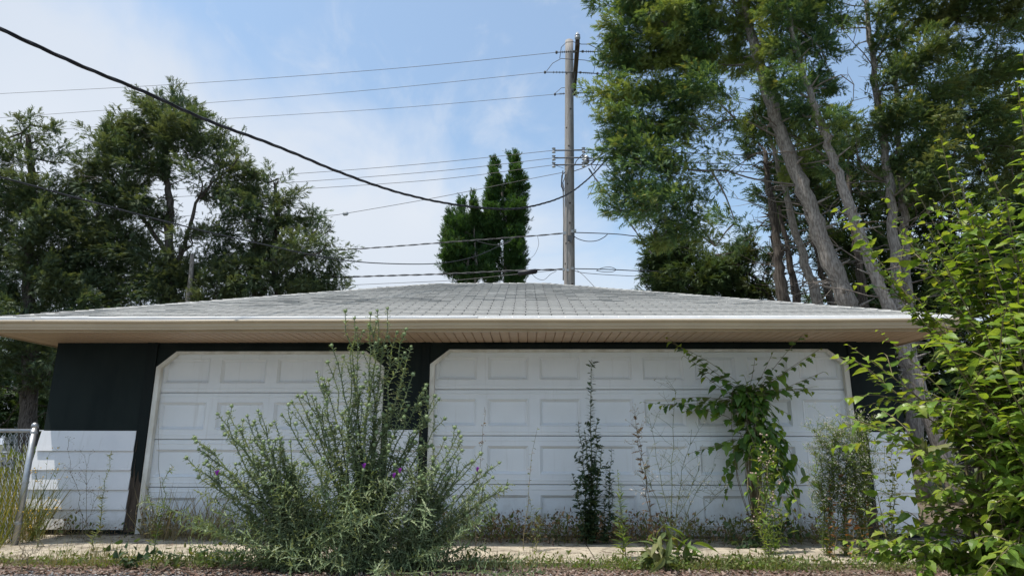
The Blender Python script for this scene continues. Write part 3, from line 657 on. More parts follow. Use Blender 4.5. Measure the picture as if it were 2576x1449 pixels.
for (u, v) in ((1418, 678), (1440, 676), (1428, 680)): a = Acc(); a.box(tuple(at(u, v, YP-.2)-.03), tuple(at(u, v, YP-.2)+.03)); a.build('bolt_plate', M['metal'], UP)
for pts, nm in (([(1482, 380), (1466, 388), (1450, 405), (1444, 418)], 0), ([(1530, 378), (1505, 396), (1490, 405), (1475, 405)], 0), ([(1475, 400), (1500, 402), (1522, 406), (1545, 402)], 0), ([(1512, 396), (1494, 430), (1486, 412), (1500, 400)], 0), ([(1520, 396), (1527, 418), (1540, 432), (1560, 424), (1572, 405)], 0), ([(1444, 431), (1465, 424), (1490, 412), (1520, 380)], 0), ([(1488, 420), (1497, 430), (1496, 450), (1490, 475), (1478, 500)], 1), ([(1393, 399), (1390, 408), (1396, 416), (1418, 424)], 1)):
    a = Acc(); a.tube([at(u, v, YP-.3) for u, v in pts], .012 if nm == 0 else .006, 5, False); a.build('service_lead', M['comm'], UP, smooth=True)
# ------------------------------------------------------------------ wires
def spline(P, k=8):
    P = np.asarray(P, float); out = []
    Q = np.vstack([2*P[0]-P[1], P, 2*P[-1]-P[-2]])
    for i in range(1, len(Q)-2):
        for j in range(k):
            t = j/k; a0, a1, a2, a3 = Q[i-1], Q[i], Q[i+1], Q[i+2]
            out.append(.5*((2*a1)+(-a0+a2)*t+(2*a0-5*a1+4*a2-a3)*t*t+(-a0+3*a1-3*a2+a3)*t**3))
    out.append(P[-1]); return np.array(out)
def wire(label, pts, r, mt, A=None, B=None, twist=0, group=None, name='overhead_wire', k=8):
    """pts: measured (u, v); the wire hangs in the vertical plane over plan line A-B"""
    P = spline([at_line(u, v, A, B) for u, v in pts], k)
    a = Acc()
    if twist:
        t = np.gradient(P, axis=0); sg = np.concatenate([[0], np.cumsum(np.linalg.norm(np.diff(P, axis=0), axis=1))])
        Sn = np.linspace(0, sg[-1], int(sg[-1]/.06)); P = np.stack([np.interp(Sn, sg, P[:, i]) for i in range(3)], 1)
        t = np.gradient(P, axis=0); t /= np.linalg.norm(t, axis=1, keepdims=True); n_ = np.cross(t, UPV); n_ /= np.linalg.norm(n_, axis=1, keepdims=True); b = np.cross(t, n_)
        for s in range(twist):
            ph = Sn*2*math.pi/.75+s*2*math.pi/twist; a.tube(P+(np.cos(ph)[:, None]*n_+np.sin(ph)[:, None]*b)*r*.95, r*(1 if s else .8), 5, False)
    else: a.tube(P, r, 5, False)
    c = P[0]; o = a.build(name, mt, None, smooth=True, origin=c)
    return tag(o, label, 'wire', group)
def XY(u, v, y): p = at(u, v, y); return p[0], p[1]
pole_xy = (px_p(9)[0], YP)
for i, (lb, pts, yy, yl) in enumerate((
    ('topmost thin power line running left from the near end of the crossarm', [(-60, 241), (0, 236.5), (372, 217), (700, 195.5), (1050, 168), (1400, 132.5)], yn, yn+5.5),
    ('thin power line second from the top, left of the pole', [(-60, 302), (0, 297), (500, 261), (900, 230), (1371, 182.5)], ym, ym+5.5),
    ('thin power line third from the top, ending at the lower crossarm insulator', [(-60, 340), (100, 329), (620, 296), (1000, 272), (1396, 238)], yf, yf+5.5))):
    wire(lb, pts, .0065, M['wire'], XY(pts[0][0], 250, yl), tri_wires[i][0][:2], group='thin power lines on the crossarm')
for i, (lb, pts) in enumerate((('upper power line going right from the crossarm into the trees', [(1512, 131), (1600, 134), (1900, 150)]), ('second power line going right from the crossarm into the trees', [(1503, 186), (1600, 190), (1900, 202)]), ('lowest power line going right from the crossarm into the trees', [(1492, 234), (1600, 239), (1900, 254)]))):
    yy = (yn, ym, yf)[i]; wire(lb, pts, .0065, M['wire'], tri_wires[i][1][:2], XY(1900, 150, yy+.8), group='thin power lines on the crossarm')
for i, (lb, pts) in enumerate((('highest of the three middle wires left of the pole', [(-60, 478), (400, 455), (720, 439), (1050, 414), (1393, 379)]), ('middle one of the three closely spaced wires left of the pole', [(-60, 500), (400, 478), (730, 459.5), (1100, 431), (1393, 398)]), ('lowest of the three closely spaced wires, ending at the bottom spool', [(-60, 520), (400, 498), (730, 478), (1100, 452), (1393, 415.5)]))):
    wire(lb, pts, .0075, M['wire'], XY(-60, 500, YP+5), sec[i][0][:2], group='three secondary wires left of the pole')
for i, (lb, pts) in enumerate((('highest short wire from the pole rack into the right cedar', [(1468, 378), (1560, 379), (1900, 392)]), ('middle short wire from the pole rack into the right cedar', [(1468, 397), (1560, 402), (1900, 416)]), ('lowest short wire from the pole rack into the right cedar', [(1468, 414), (1560, 418), (1900, 434)]))):
    wire(lb, pts, .012, M['comm'], sec[i][1][:2], XY(1900, 400, YP+.6), group='three secondary wires right of the pole')
wire('guyed wire with a small grey insulator left of the cypress tops', [(500, 585), (800, 546), (865, 538), (1100, 497), (1300, 457), (1418, 434)], .008, M['wire'], XY(500, 585, YP+3), pole_xy)
o = Acc(); o.lathe([(.02, 0), (.06, .03), (.06, .12), (.02, .16)], at(862, 538.5, YP+.6), 8, (1, .1, .12)); tag(o.build('guy_insulator', M['porc']), 'small grey insulator on the slanting wire left of the pole', 'insulator')
wire('thick black twisted service cable sweeping down from upper left to the pole', [(-200, -20), (0, 73), (180, 156), (372, 236), (520, 303), (700, 370), (860, 436), (1000, 484), (1130, 513), (1250, 526), (1330, 521), (1420, 493), (1480, 450), (1530, 398)], .0115, M['rubber'], XY(-200, 0, -CD+4.6), XY(1532, 398, YP+.2), twist=3, name='service_cable', k=10)
wire('thinner black service cable crossing the left trees below the thick one', [(-200, 400), (0, 446), (200, 500), (430, 561), (640, 610), (850, 653), (1000, 664), (1120, 661), (1210, 640), (1290, 600)], .010, M['rubber'], XY(-200, 400, -CD+6), XY(1290, 600, YP), name='service_cable', k=10)
wire('black communication cable passing the cypress trees at mid pole height', [(-60, 680), (400, 655), (858, 629), (1110, 611), (1300, 597), (1420, 587), (1432, 585)], .0125, M['comm'], XY(-60, 680, YP+5), pole_xy, twist=2, name='communication_cable')
wire('communication cable leaving the pole to the right at mid height', [(1432, 585), (1500, 587), (1560, 590), (1625, 597), (1900, 620)], .013, M['comm'], pole_xy, XY(1900, 620, YP+.8), name='communication_cable')
wire('slack cable loop hanging right of the pole under the cable', [(1437, 588), (1452, 600), (1475, 607), (1500, 606), (1518, 598), (1528, 590)], .011, M['comm'], (pole_xy[0]+.1, YP-.1), XY(1528, 590, YP-.05), name='cable_loop')
wire('lowest heavy communication cable just above the roof, left of the pole', [(-60, 735), (400, 715), (875, 697), (1130, 689), (1300, 681), (1432, 677)], .0145, M['comm'], XY(-60, 735, YP+5), pole_xy, twist=2, name='communication_cable')
wire('lowest communication cable right of the pole above the roof', [(1432, 676), (1530, 678), (1620, 682), (1900, 692)], .013, M['comm'], pole_xy, XY(1900, 690, YP+.8), name='communication_cable')
wire('thin cable just above the roof ridge left of the pole', [(600, 735), (870, 718), (1130, 706), (1260, 694), (1400, 680)], .0075, M['wire'], XY(600, 735, YP+3), pole_xy)
wire('thin wire right of the pole near the roof line', [(1440, 680), (1480, 688), (1620, 696), (1900, 706)], .008, M['wire'], pole_xy, XY(1900, 700, YP+.8))
wire('slender oval slack loop hung on the lowest cable', [(1500, 681), (1515, 674), (1535, 672), (1549, 678), (1540, 684), (1518, 684), (1500, 681)], .008, M['comm'], XY(1500, 680, YP-.1), XY(1549, 680, YP-.05), name='cable_loop')
wire('thin hanging loop left of the pole under the mid cable', [(1352, 593), (1355, 615), (1345, 640), (1328, 655)], .005, M['wire'], XY(1328, 600, YP-.1), XY(1358, 600, YP-.1), name='cable_loop')
wire('curved slack cable in front of the cypress trees', [(1200, 607), (1240, 616), (1275, 612), (1290, 600)], .008, M['comm'], XY(1200, 607, YP-.1), XY(1290, 600, YP-.1), name='cable_loop')
wire('slack cable between splice case and pole foot above the ridge', [(1335, 686), (1350, 700), (1368, 704), (1385, 690), (1400, 682)], .006, M['comm'], XY(1335, 690, YP-.1), XY(1400, 690, YP-.1), name='cable_loop')
wire('guy wire slanting down right from the crossarm into the cedar', [(1452, 200), (1520, 330), (1600, 480), (1700, 668)], .009, M['wire'], (pole_xy[0]+.1, YP), XY(1700, 668, YP+2.5), name='guy_wire')
wire('dark service drop slanting down right from the rack into the cedar', [(1481, 424), (1500, 452), (1556, 522), (1640, 640)], .013, M['comm'], XY(1481, 424, YP-.2), XY(1640, 640, YP-1.5), twist=2, name='service_cable')
wire('short guy wire from the lowest clamp down behind the roof', [(1452, 680), (1475, 700), (1540, 770)], .007, M['wire'], (pole_xy[0]+.1, YP-.1), XY(1540, 770, YP-.9), name='guy_wire')
a = Acc(); A_, B_ = at(1303, 688, YP-.15), at(1352, 682, YP-.15); a.tube([A_, A_+(B_-A_)*.06, B_-(B_-A_)*.08, B_], [.03, .065, .065, .03], 10); o = a.build('splice_case', M['rubber'], None, smooth=True); tag(o, 'black cigar shaped splice case hung on the lowest cable before the cypress', 'splice case')
# ------------------------------------------------------------------ conifers
def pxr(r, y): return r/F_PX*(y+CD)
def conifer(name, label, lobes, trunks, mt, y0, dens=1.0, spr=(.12, .22), clump=.34, per=46, up=.25, droop=.25, bark='bark', ydep=1.0, barebr=0, group=None, thin=0.0, limbs=True, seed=1, tips=None):
    r = np.random.default_rng(seed)
    base = np.array(trunks[0][0]); T0 = thing(name, label, 'tree', (base[0], base[1], -.06), group)
    for P, R in [(t_[0:-1], t_[-1]) for t_ in trunks]:
        P = spline(np.array(P, float), 8); n_ = len(P); P[1:-1] += r.normal(size=(n_-2, 3))*.018
        a = Acc(); tt = np.linspace(0, 1, n_); rad = R*(1-.72*tt**1.15); rad[0] *= 1.2; a.tube(P, rad*(1+.06*np.sin(np.arange(n_)*1.3)), 12)
        for i in range(int(n_*1.0)):       # broken stubs
            j = r.integers(2, n_-2); an = r.uniform(0, 6.28); d = np.array([math.cos(an), math.sin(an), r.uniform(.0, .5)]); q = P[j]
            a.tube([q, q+d*rad[j]*1.1, q+d*(rad[j]+r.uniform(.04, .3))], [.03*R/.15, .022*R/.15, .008], 5)
        a.build('trunk', M[bark], T0, smooth=True)
    # clumps inside the lobes
    CC = []; LO = []; LC = []
    TP = np.concatenate([spline(np.array(t_[0:-1], float), 6) for t_ in trunks])
    for lb in lobes:
        u, v, rp = lb[:3]; yy = y0+(lb[3] if len(lb) > 3 else 0); dd = lb[4] if len(lb) > 4 else 1
        yy += float(r.uniform(-.55, .55)); c = at(u, v, yy); R = pxr(rp, yy); LC.append(c); n_ = max(2, int(dens*dd*5.2*(R/clump)**2*ydep*(.5+.5*R/.6)))
        d = rdir_(r, n_); q = d*(r.uniform(.0, 1, (n_, 1))**.45)*R*np.array([1, 1.15*ydep, .95]); CC.append(c+q); LO.append(np.repeat(c[None], n_, 0))
    CC = np.concatenate(CC); LO = np.concatenate(LO)
    nC = len(CC); K = np.maximum(8, (per*r.uniform(.5, 1.35, nC)).astype(int)); tot = K.sum()
    idx = np.repeat(np.arange(nC), K); cs_ = clump*r.uniform(.55, 1.2, nC)
    ax = CC-TP[np.argmin(((CC[:, None]-TP[None])**2).sum(2), 1)]; ax[:, 2] *= .5; ax /= np.maximum(np.linalg.norm(ax, axis=1, keepdims=True), .01)
    bd = ax+np.array([0, 0, up])+r.normal(size=ax.shape)*.35; bd /= np.linalg.norm(bd, axis=1, keepdims=True)   # each clump is a bough that points outward
    tpos = r.uniform(-.9, 1, tot); lat = rdir_(r, tot)
    pos = CC[idx]+bd[idx]*(tpos*cs_[idx]*1.15)[:, None]+lat*(cs_[idx]*(.62-.3*tpos)*r.uniform(.15, 1, tot))[:, None]*np.array([1, 1, .8])
    d = bd[idx]*.8+lat*.75+r.normal(size=(tot, 3))*.3; d[:, 2] += up-droop*np.clip(r.uniform(-.2, 1.4, tot), 0, 2)
    sc = r.uniform(spr[0], spr[1], tot); upv = rdir_(r, tot)*.7+UPV
    a = Acc()
    for k in range(4):
        s_ = np.arange(tot) % 4 == k; a.inst(SPRAYS[k], pos[s_], d[s_], upv[s_], sc[s_])
    cr_ = a.build('crown', M[mt], T0)
    if tips:
        a = Acc(); sel = r.uniform(size=tot) < tips[1]; sel &= tpos > .1; a.inst(SPRAYS[0], pos[sel]+d[sel]*.05, d[sel], upv[sel], sc[sel]*.9); a.build('foliage_tips', M[tips[0]], T0)
    if limbs:
        a = Acc()
        LC = np.array(LC)
        nodes = []
        dT = np.array([np.linalg.norm(TP-c, axis=1).min() for c in LC])
        for ci in np.argsort(dT):
            c = LC[ci]; dist = np.linalg.norm(TP-c, axis=1)+np.where(TP[:, 2] > c[2]-.25, 2.0, 0)+np.abs(TP[:, 2]-(c[2]-.55))*.5; q = TP[np.argmin(dist)]; best = dist.min()
            for nd in nodes:
                dd_ = np.linalg.norm(nd-c)*1.12+(0.6 if nd[2] > c[2]+.3 else 0)
                if dd_ < best: best = dd_; q = nd
            nodes.append(c); Ln = np.linalg.norm(c-q)
            m1 = q+(c-q)*.5+np.array([0, 0, r.uniform(-.14, .10)*Ln])+r.normal(size=3)*.11*Ln; rr = .012+.020*max(0, 1-dT[ci]/3.5); a.tube(spline([q, m1, c], 5), np.linspace(rr, rr*.55, 11), 5, False)
        for i in range(0, nC, 2):
            c = CC[i]; q = LC[np.argmin(np.linalg.norm(LC-c, axis=1))]; a.tube(spline([q, (q+c)/2+r.normal(size=3)*.05, c, c+bd[i]*cs_[i]*.7], 2), np.linspace(.007, .003, 7), 3, False)
        for i in range(barebr):
            q = TP[r.integers(0, len(TP))]+0; an = r.uniform(0, 6.28); Ln = r.uniform(.5, 1.8); d_ = np.array([math.cos(an), math.sin(an)*.7, r.uniform(-.2, .45)]); P = [q]
            for s in range(5): d_ = d_+r.normal(size=3)*.22; P.append(P[-1]+unit(d_)*Ln/5)
            a.tube(P, np.linspace(.018, .004, 6), 4, False)
            for s in (2, 3, 4):
                e = P[s]+unit(d_+r.normal(size=3)*.8)*Ln*.35; a.tube([P[s], (P[s]+e)/2+r.normal(size=3)*.04, e], [.008, .006, .002], 3, False)
        o = a.build('branch', M['twig' if bark == 'bark' else 'barkd'], T0, smooth=True); o['kind'] = 'stuff'
    return T0
def rdir_(r, n):
    d = r.normal(size=(n, 3)); return d/np.linalg.norm(d, axis=1, keepdims=True)
def gp(u, y): p = at(u, 1100, y); return (p[0], y, -.06)
def tr(pts, y, R, ub=None, dy=0.0):
    P = [at(u, v, y+dy*k) for k, (u, v) in enumerate(pts)]
    if P[0][2] > 0: 
        g = P[0]+(P[0]-P[1])*((P[0][2]+.06)/(P[1][2]-P[0][2])); g[2] = -.06; P = [g]+P
    return P+[R]
YL = 9.4
conifer('juniper_tree', 'tallest dark evergreen left of the garage roof with a rounded ragged top',
    [(430, 272, 45), (385, 285, 50), (480, 285, 40), (350, 335, 62), (420, 345, 70), (500, 350, 62), (555, 370, 38), (290, 360, 60), (250, 400, 50), (310, 420, 66), (385, 420, 55, -.5), (555, 420, 48), (597, 400, 28), (610, 450, 42), (225, 450, 55), (290, 495, 66), (350, 520, 55), (530, 480, 46, .4), (590, 510, 46), (500, 440, 44, -.4, .6), (240, 560, 72), (320, 600, 62), (420, 560, 45, 0, .5), (555, 580, 50, 0, .7), (480, 600, 45, 0, .5), (260, 650, 75), (360, 680, 70), (460, 680, 64), (560, 660, 60), (300, 740, 70), (420, 750, 70), (540, 740, 66), (200, 700, 70)],
    [tr([(432, 760), (425, 640), (428, 520), (415, 420), (425, 330)], YL, .16), tr([(432, 700), (470, 600), (500, 500), (560, 440)], YL, .08), tr([(425, 640), (350, 540), (300, 470), (260, 420)], YL, .08)],
    'cedarL', YL, dens=2.0, per=72, clump=.46, spr=(.13, .24), bark='barkd', seed=3, tips=('tipg', .06), barebr=20)
conifer('juniper_tree', 'leftmost dark evergreen with thin wispy tops beyond the fence',
    [(55, 335, 34, 0, .7), (75, 315, 20, 0, .7), (115, 350, 26, 0, .6), (130, 330, 14, 0, .7), (20, 385, 44), (90, 400, 40, 0, .7), (-20, 360, 50), (160, 410, 34, 0, .6), (0, 470, 66), (80, 480, 60), (150, 480, 50), (30, 560, 76), (110, 570, 70), (170, 550, 55), (10, 650, 80), (100, 660, 76), (170, 650, 66), (30, 740, 80), (130, 740, 76), (30, 820, 70), (120, 820, 60), (200, 790, 50), (20, 900, 66), (90, 905, 55), (140, 900, 40), (-30, 960, 50), (95, 975, 34), (130, 950, 30)],
    [tr([(72, 1040), (76, 900), (70, 700), (80, 500), (70, 340)], 8.6, .22), tr([(76, 900), (110, 960), (150, 860)], 8.6, .08)],
    'cedarL', 8.6, dens=1.7, per=68, clump=.46, spr=(.13, .24), bark='barkd', seed=4, tips=('tipg', .06), barebr=14)
conifer('juniper_tree', 'dark evergreen stepping down to the right of the tall left tree',
    [(660, 455, 34), (700, 450, 26), (640, 500, 46), (700, 500, 42), (655, 560, 58), (725, 560, 46), (790, 530, 18, 0, .7), (780, 575, 34), (700, 630, 62), (770, 640, 50), (825, 610, 24), (825, 650, 34), (640, 640, 62), (640, 710, 66), (720, 710, 62), (800, 700, 46), (845, 690, 24), (850, 730, 28), (760, 740, 60), (600, 760, 60)],
    [tr([(700, 760), (690, 640), (700, 520), (690, 460)], YL+.5, .12), tr([(700, 700), (760, 640), (800, 570)], YL+.5, .06), tr([(640, 760), (640, 640), (650, 520)], YL+.5, .09)],
    'cedarL', YL+.5, dens=1.8, per=68, clump=.43, spr=(.13, .24), bark='barkd', seed=5, tips=('tipg', .06), barebr=10)
# pale dead trunk glimpsed between left trees
a = Acc(); P = spline(tr([(474, 770), (476, 735), (480, 700), (484, 640)], 8.7, 0)[:-1], 5); a.tube(P, np.linspace(.085, .05, len(P)), 10)
tag(a.build('bare_tree_trunk', M['bark'], smooth=True), 'pale broken bare trunk standing before the dark left trees', 'tree')
# cypress pair behind the ridge
YC = 17.0
def col(u, top, bot, w0): 
    out = []; v = top
    while v < bot:
        f = min(1, (v-top)/90+.35); out.append((u+random.uniform(-3, 3), v+w0*f*.7, w0*f)); v += w0*f*.85
    return out
ckw = dict(dens=1.7, spr=(.13, .20), clump=.18, per=26, up=.9, droop=.1, limbs=False)
conifer('cypress_tree', 'taller right cypress of two dense green columns behind the ridge with forked tops', col(1297, 393, 700, 31)+[(1290, 400, 14), (1245, 418, 16)]+col(1243, 410, 560, 26)+col(1238, 470, 700, 30)+[(1270, 480, 22), (1270, 530, 20), (1268, 580, 20)],
    [tr([(1272, 705), (1272, 620), (1266, 520), (1258, 440)], YC+.1, .11), tr([(1290, 705), (1302, 640), (1290, 520), (1297, 420)], YC+.3, .07)], 'arbor', YC, seed=8, **ckw)
conifer('cypress_tree', 'lower broader left cypress behind the ridge, left of the taller columns', col(1190, 495, 680, 27)+col(1160, 500, 690, 29)+col(1135, 530, 660, 29)+[(1205, 560, 20), (1150, 620, 32), (1185, 690, 26), (1215, 650, 22), (1225, 690, 22)],
    [tr([(1178, 705), (1175, 640), (1170, 540)], YC-.6, .10), tr([(1196, 705), (1196, 640), (1190, 540)], YC-.6, .07)], 'arbor', YC-.6, seed=9, **ckw)
# right-hand cedars
YR = 5.4
conifer('cedar_tree', 'leaning pale trunked cedar left of the right group, its yellowish boughs hanging toward the pole',
    [(1520, 10, 34), (1545, 60, 38), (1600, 20, 55), (1600, 90, 55), (1535, 150, 34), (1590, 160, 55), (1680, 60, 70), (1680, 150, 70), (1760, 40, 70), (1770, 130, 66), (1510, 225, 26, 0, .8), (1560, 235, 48), (1640, 230, 62), (1720, 230, 62), (1550, 300, 34), (1600, 320, 60), (1690, 320, 64), (1780, 230, 60), (1850, 60, 60), (1850, 160, 52, .5), (1545, 370, 34), (1600, 400, 62), (1690, 410, 62), (1775, 330, 50, 0, .6), (1790, 430, 40, 0, .6), (1850, 300, 40, 0, .5), (1575, 470, 50), (1650, 490, 60), (1740, 500, 50, 0, .8), (1560, 530, 24), (1610, 545, 46), (1690, 560, 50), (1760, 570, 44, 0, .8), (1650, 600, 34), (1830, 430, 30, 0, .5), (1850, 560, 34, 0, .5), (1800, 620, 34, 0, .7), (1640, -40, 80), (1780, -40, 80), (1900, -30, 70), (1720, -120, 90)],
    [tr([(2355, 1150), (2250, 800+60), (2140, 780), (2080, 630), (2010, 440), (1935, 240), (1900, 130), (1860, 10), (1840, -80)], YR, .24) if 0 else tr([(2168, 860), (2125, 750), (2065, 600), (2005, 440), (1940, 270), (1905, 140), (1870, 20), (1845, -90)], YR, .215)],
    'cedarR', YR, dens=2.0, per=92, clump=.40, spr=(.11, .21), seed=11, tips=('tipy', .16), barebr=46, droop=.35)
conifer('cedar_tree', 'second leaning cedar whose grey trunk shows again beside the garage corner',
    [(1960, 40, 66), (2040, 30, 66), (1960, 130, 56), (2050, 120, 56), (1985, 210, 52), (2055, 210, 56), (2015, 280, 56), (2090, 300, 40, 0, .7), (1960, 330, 40, .5, .7), (2040, 360, 44), (2000, 420, 36, .5, .8), (2090, 400, 36, .5), (1960, -40, 70), (2070, -40, 66), (2110, 40, 40, 0, .8)],
    [tr([(2350, 1080), (2285, 900), (2215, 720), (2150, 560), (2095, 400), (2050, 270), (2010, 150), (1980, 20)], YR-.7, .145)],
    'cedarR', YR-.5, dens=2.0, per=92, clump=.40, spr=(.11, .21), seed=12, tips=('tipy', .13), barebr=22, droop=.35)
conifer('cedar_tree', 'upright double stemmed cedar behind the bright shrub with olive drooping foliage',
    [(2210, 30, 40), (2240, 110, 46), (2300, 50, 60), (2380, 40, 60), (2460, 30, 60), (2550, 40, 56), (2240, 200, 46), (2310, 150, 56), (2390, 130, 44, 0, .6), (2510, 110, 44, 0, .7), (2270, 280, 52), (2340, 250, 56), (2420, 220, 56), (2500, 190, 50), (2570, 170, 44), (2230, 330, 44), (2330, 340, 60), (2410, 310, 56), (2490, 280, 56), (2560, 260, 50), (2240, 410, 46), (2310, 430, 50), (2400, 400, 44, 0, .6), (2480, 370, 44, 0, .6), (2550, 370, 44), (2260, 500, 44), (2350, 500, 44), (2560, 460, 50), (2300, -40, 70), (2450, -40, 80), (2580, -30, 70)],
    [tr([(2290, 1000), (2260, 760), (2240, 500), (2215, 300), (2190, 100), (2170, -60)], YR+.2, .135), tr([(2300, 1000), (2285, 760), (2270, 480), (2255, 250), (2260, 100)], YR+.5, .12)],
    'cedarO', YR, dens=1.8, per=90, clump=.41, spr=(.12, .22), seed=13, tips=('tipy', .10), barebr=60, droop=.45)
conifer('cedar_tree', 'low dark cedar mass directly right of the pole above the roof',
    [(1665, 640, 38), (1650, 690, 34), (1700, 620, 36), (1740, 660, 56), (1700, 710, 50), (1800, 690, 56), (1860, 650, 50), (1860, 720, 50), (1780, 740, 40), (1920, 730, 40, 0, .6), (1930, 640, 40, 0, .5), (1660, 740, 30), (1720, 770, 50), (1840, 780, 50)],
    [tr([(1975, 800), (1955, 640), (1945, 480)], YR+4, .16), tr([(1975, 800), (1900, 700), (1800, 640)], YR+4, .08)],
    'cedarD', YR+4.2, dens=1.6, per=74, clump=.34, spr=(.16, .28), bark='barkd', seed=14, barebr=16)
for i, (pts, R, dy, lb) in enumerate((
    ([(1975, 800), (1955, 620), (1935, 480), (1925, 380)], .17, 2.2, 'dark upright trunk leftmost in the right cedar group'),
    ([(2010, 800), (1985, 650), (1960, 520)], .13, 2.6, 'short dark trunk second from left in the right cedar group'),
    ([(2070, 800), (2020, 650), (1975, 480), (1935, 340)], .14, 1.6, 'slanting brown trunk just left of the big leaning trunk'),
    ([(2105, 800), (2060, 660), (2030, 520)], .12, 2.6, 'thin dark trunk half hidden behind the big leaning trunk'),
    ([(2180, 800), (2150, 600), (2130, 420)], .14, 3.0, 'shaded trunk between the two pale leaning trunks'))):
    t_ = tr(pts, YR+dy, R); conifer('cedar_tree', lb, [(pts[-1][0]+du, pts[-1][1]+dv, 40, 0, .7) for du, dv in ((-30, -30), (30, -50), (0, -90))], [t_], 'cedarD', YR+dy, dens=1.3, per=60, spr=(.15, .27), seed=20+i, barebr=14, bark='bark' if i in (2,) else 'barkd', group='trunks standing in the right cedar group')
# dark thicket behind the right group
conifer('evergreen_thicket', 'dense deep green evergreen thicket behind the right trunks and the shrub',
    [(u+random.uniform(-20, 20), v+random.uniform(-20, 20), 66, random.uniform(-1, 1), .7 if (u < 2200 or v < 560) else 1.0) for u in range(2000, 2700, 75) for v in range(430, 1150, 80) if not (u < 2120 and v > 620)]+[(u+random.uniform(-25, 25), v+random.uniform(-25, 25), 56, random.uniform(-1, 1), .55) for u in range(2130, 2700, 90) for v in (200, 290, 370) if u > 2300 or v > 300]+[(2130, 650, 55), (2180, 740, 60), (2060, 500, 40, 0, .6), (1990, 740, 45, 2, .4), (2080, 740, 45, 2, .5)],
    [tr([(2420, 1050), (2400, 800), (2390, 500)], YR+5, .18), tr([(2550, 1050), (2540, 800), (2530, 450)], YR+5, .18)], 'cedarD', YR+5, dens=.72, per=35, clump=.42, spr=(.28, .44), bark='barkd', seed=30, barebr=10, ydep=1.0)
exec_more = True
# ------------------------------------------------------------------ broadleaf helpers
def shoot_leaves(P, n, size, t0=.08, t1=1.0, spread=.9, jit=.25, flat=.6, alt=True, sizefn=None, r=rng, plane=None):
    """leaf positions / directions along a shoot P (polyline)"""
    sg = np.concatenate([[0], np.cumsum(np.linalg.norm(np.diff(P, axis=0), axis=1))]); S = np.linspace(t0, t1, n)*sg[-1]
    pos = np.stack([np.interp(S, sg, P[:, i]) for i in range(3)], 1); tg = np.gradient(P, axis=0); tg = np.stack([np.interp(S, sg, tg[:, i]) for i in range(3)], 1); tg /= np.maximum(np.linalg.norm(tg, axis=1, keepdims=True), 1e-6)
    side = np.cross(tg, UPV); side /= np.maximum(np.linalg.norm(side, axis=1, keepdims=True), 1e-6); up = np.cross(side, tg)
    if alt == 'rad':
        an = np.arange(n)*2.4+r.uniform(0, .6, n); sd = side*np.cos(an)[:, None]+up*np.sin(an)[:, None]
    else: sd = side*np.where(np.arange(n) % 2, 1, -1)[:, None]
    d = tg*(1-spread*.55)+sd*spread+r.normal(size=(n, 3))*jit
    f = np.linspace(t0, t1, n); sz = size*(sizefn(f) if sizefn else np.ones(n))*r.uniform(.75, 1.2, n)
    return pos, d, sz, tg
def stemcurve(b, t, bow=.25, n=8, wob=.02, r=rng, side=None):
    b = np.array(b, float); t = np.array(t, float); s = np.linspace(0, 1, n)[:, None]; h = t-b
    P = b+h*np.concatenate([s**(1+bow), s**(1+bow), s**(1-bow*.35)], 1)
    P[1:-1] += r.normal(size=(n-2, 3))*wob; return P
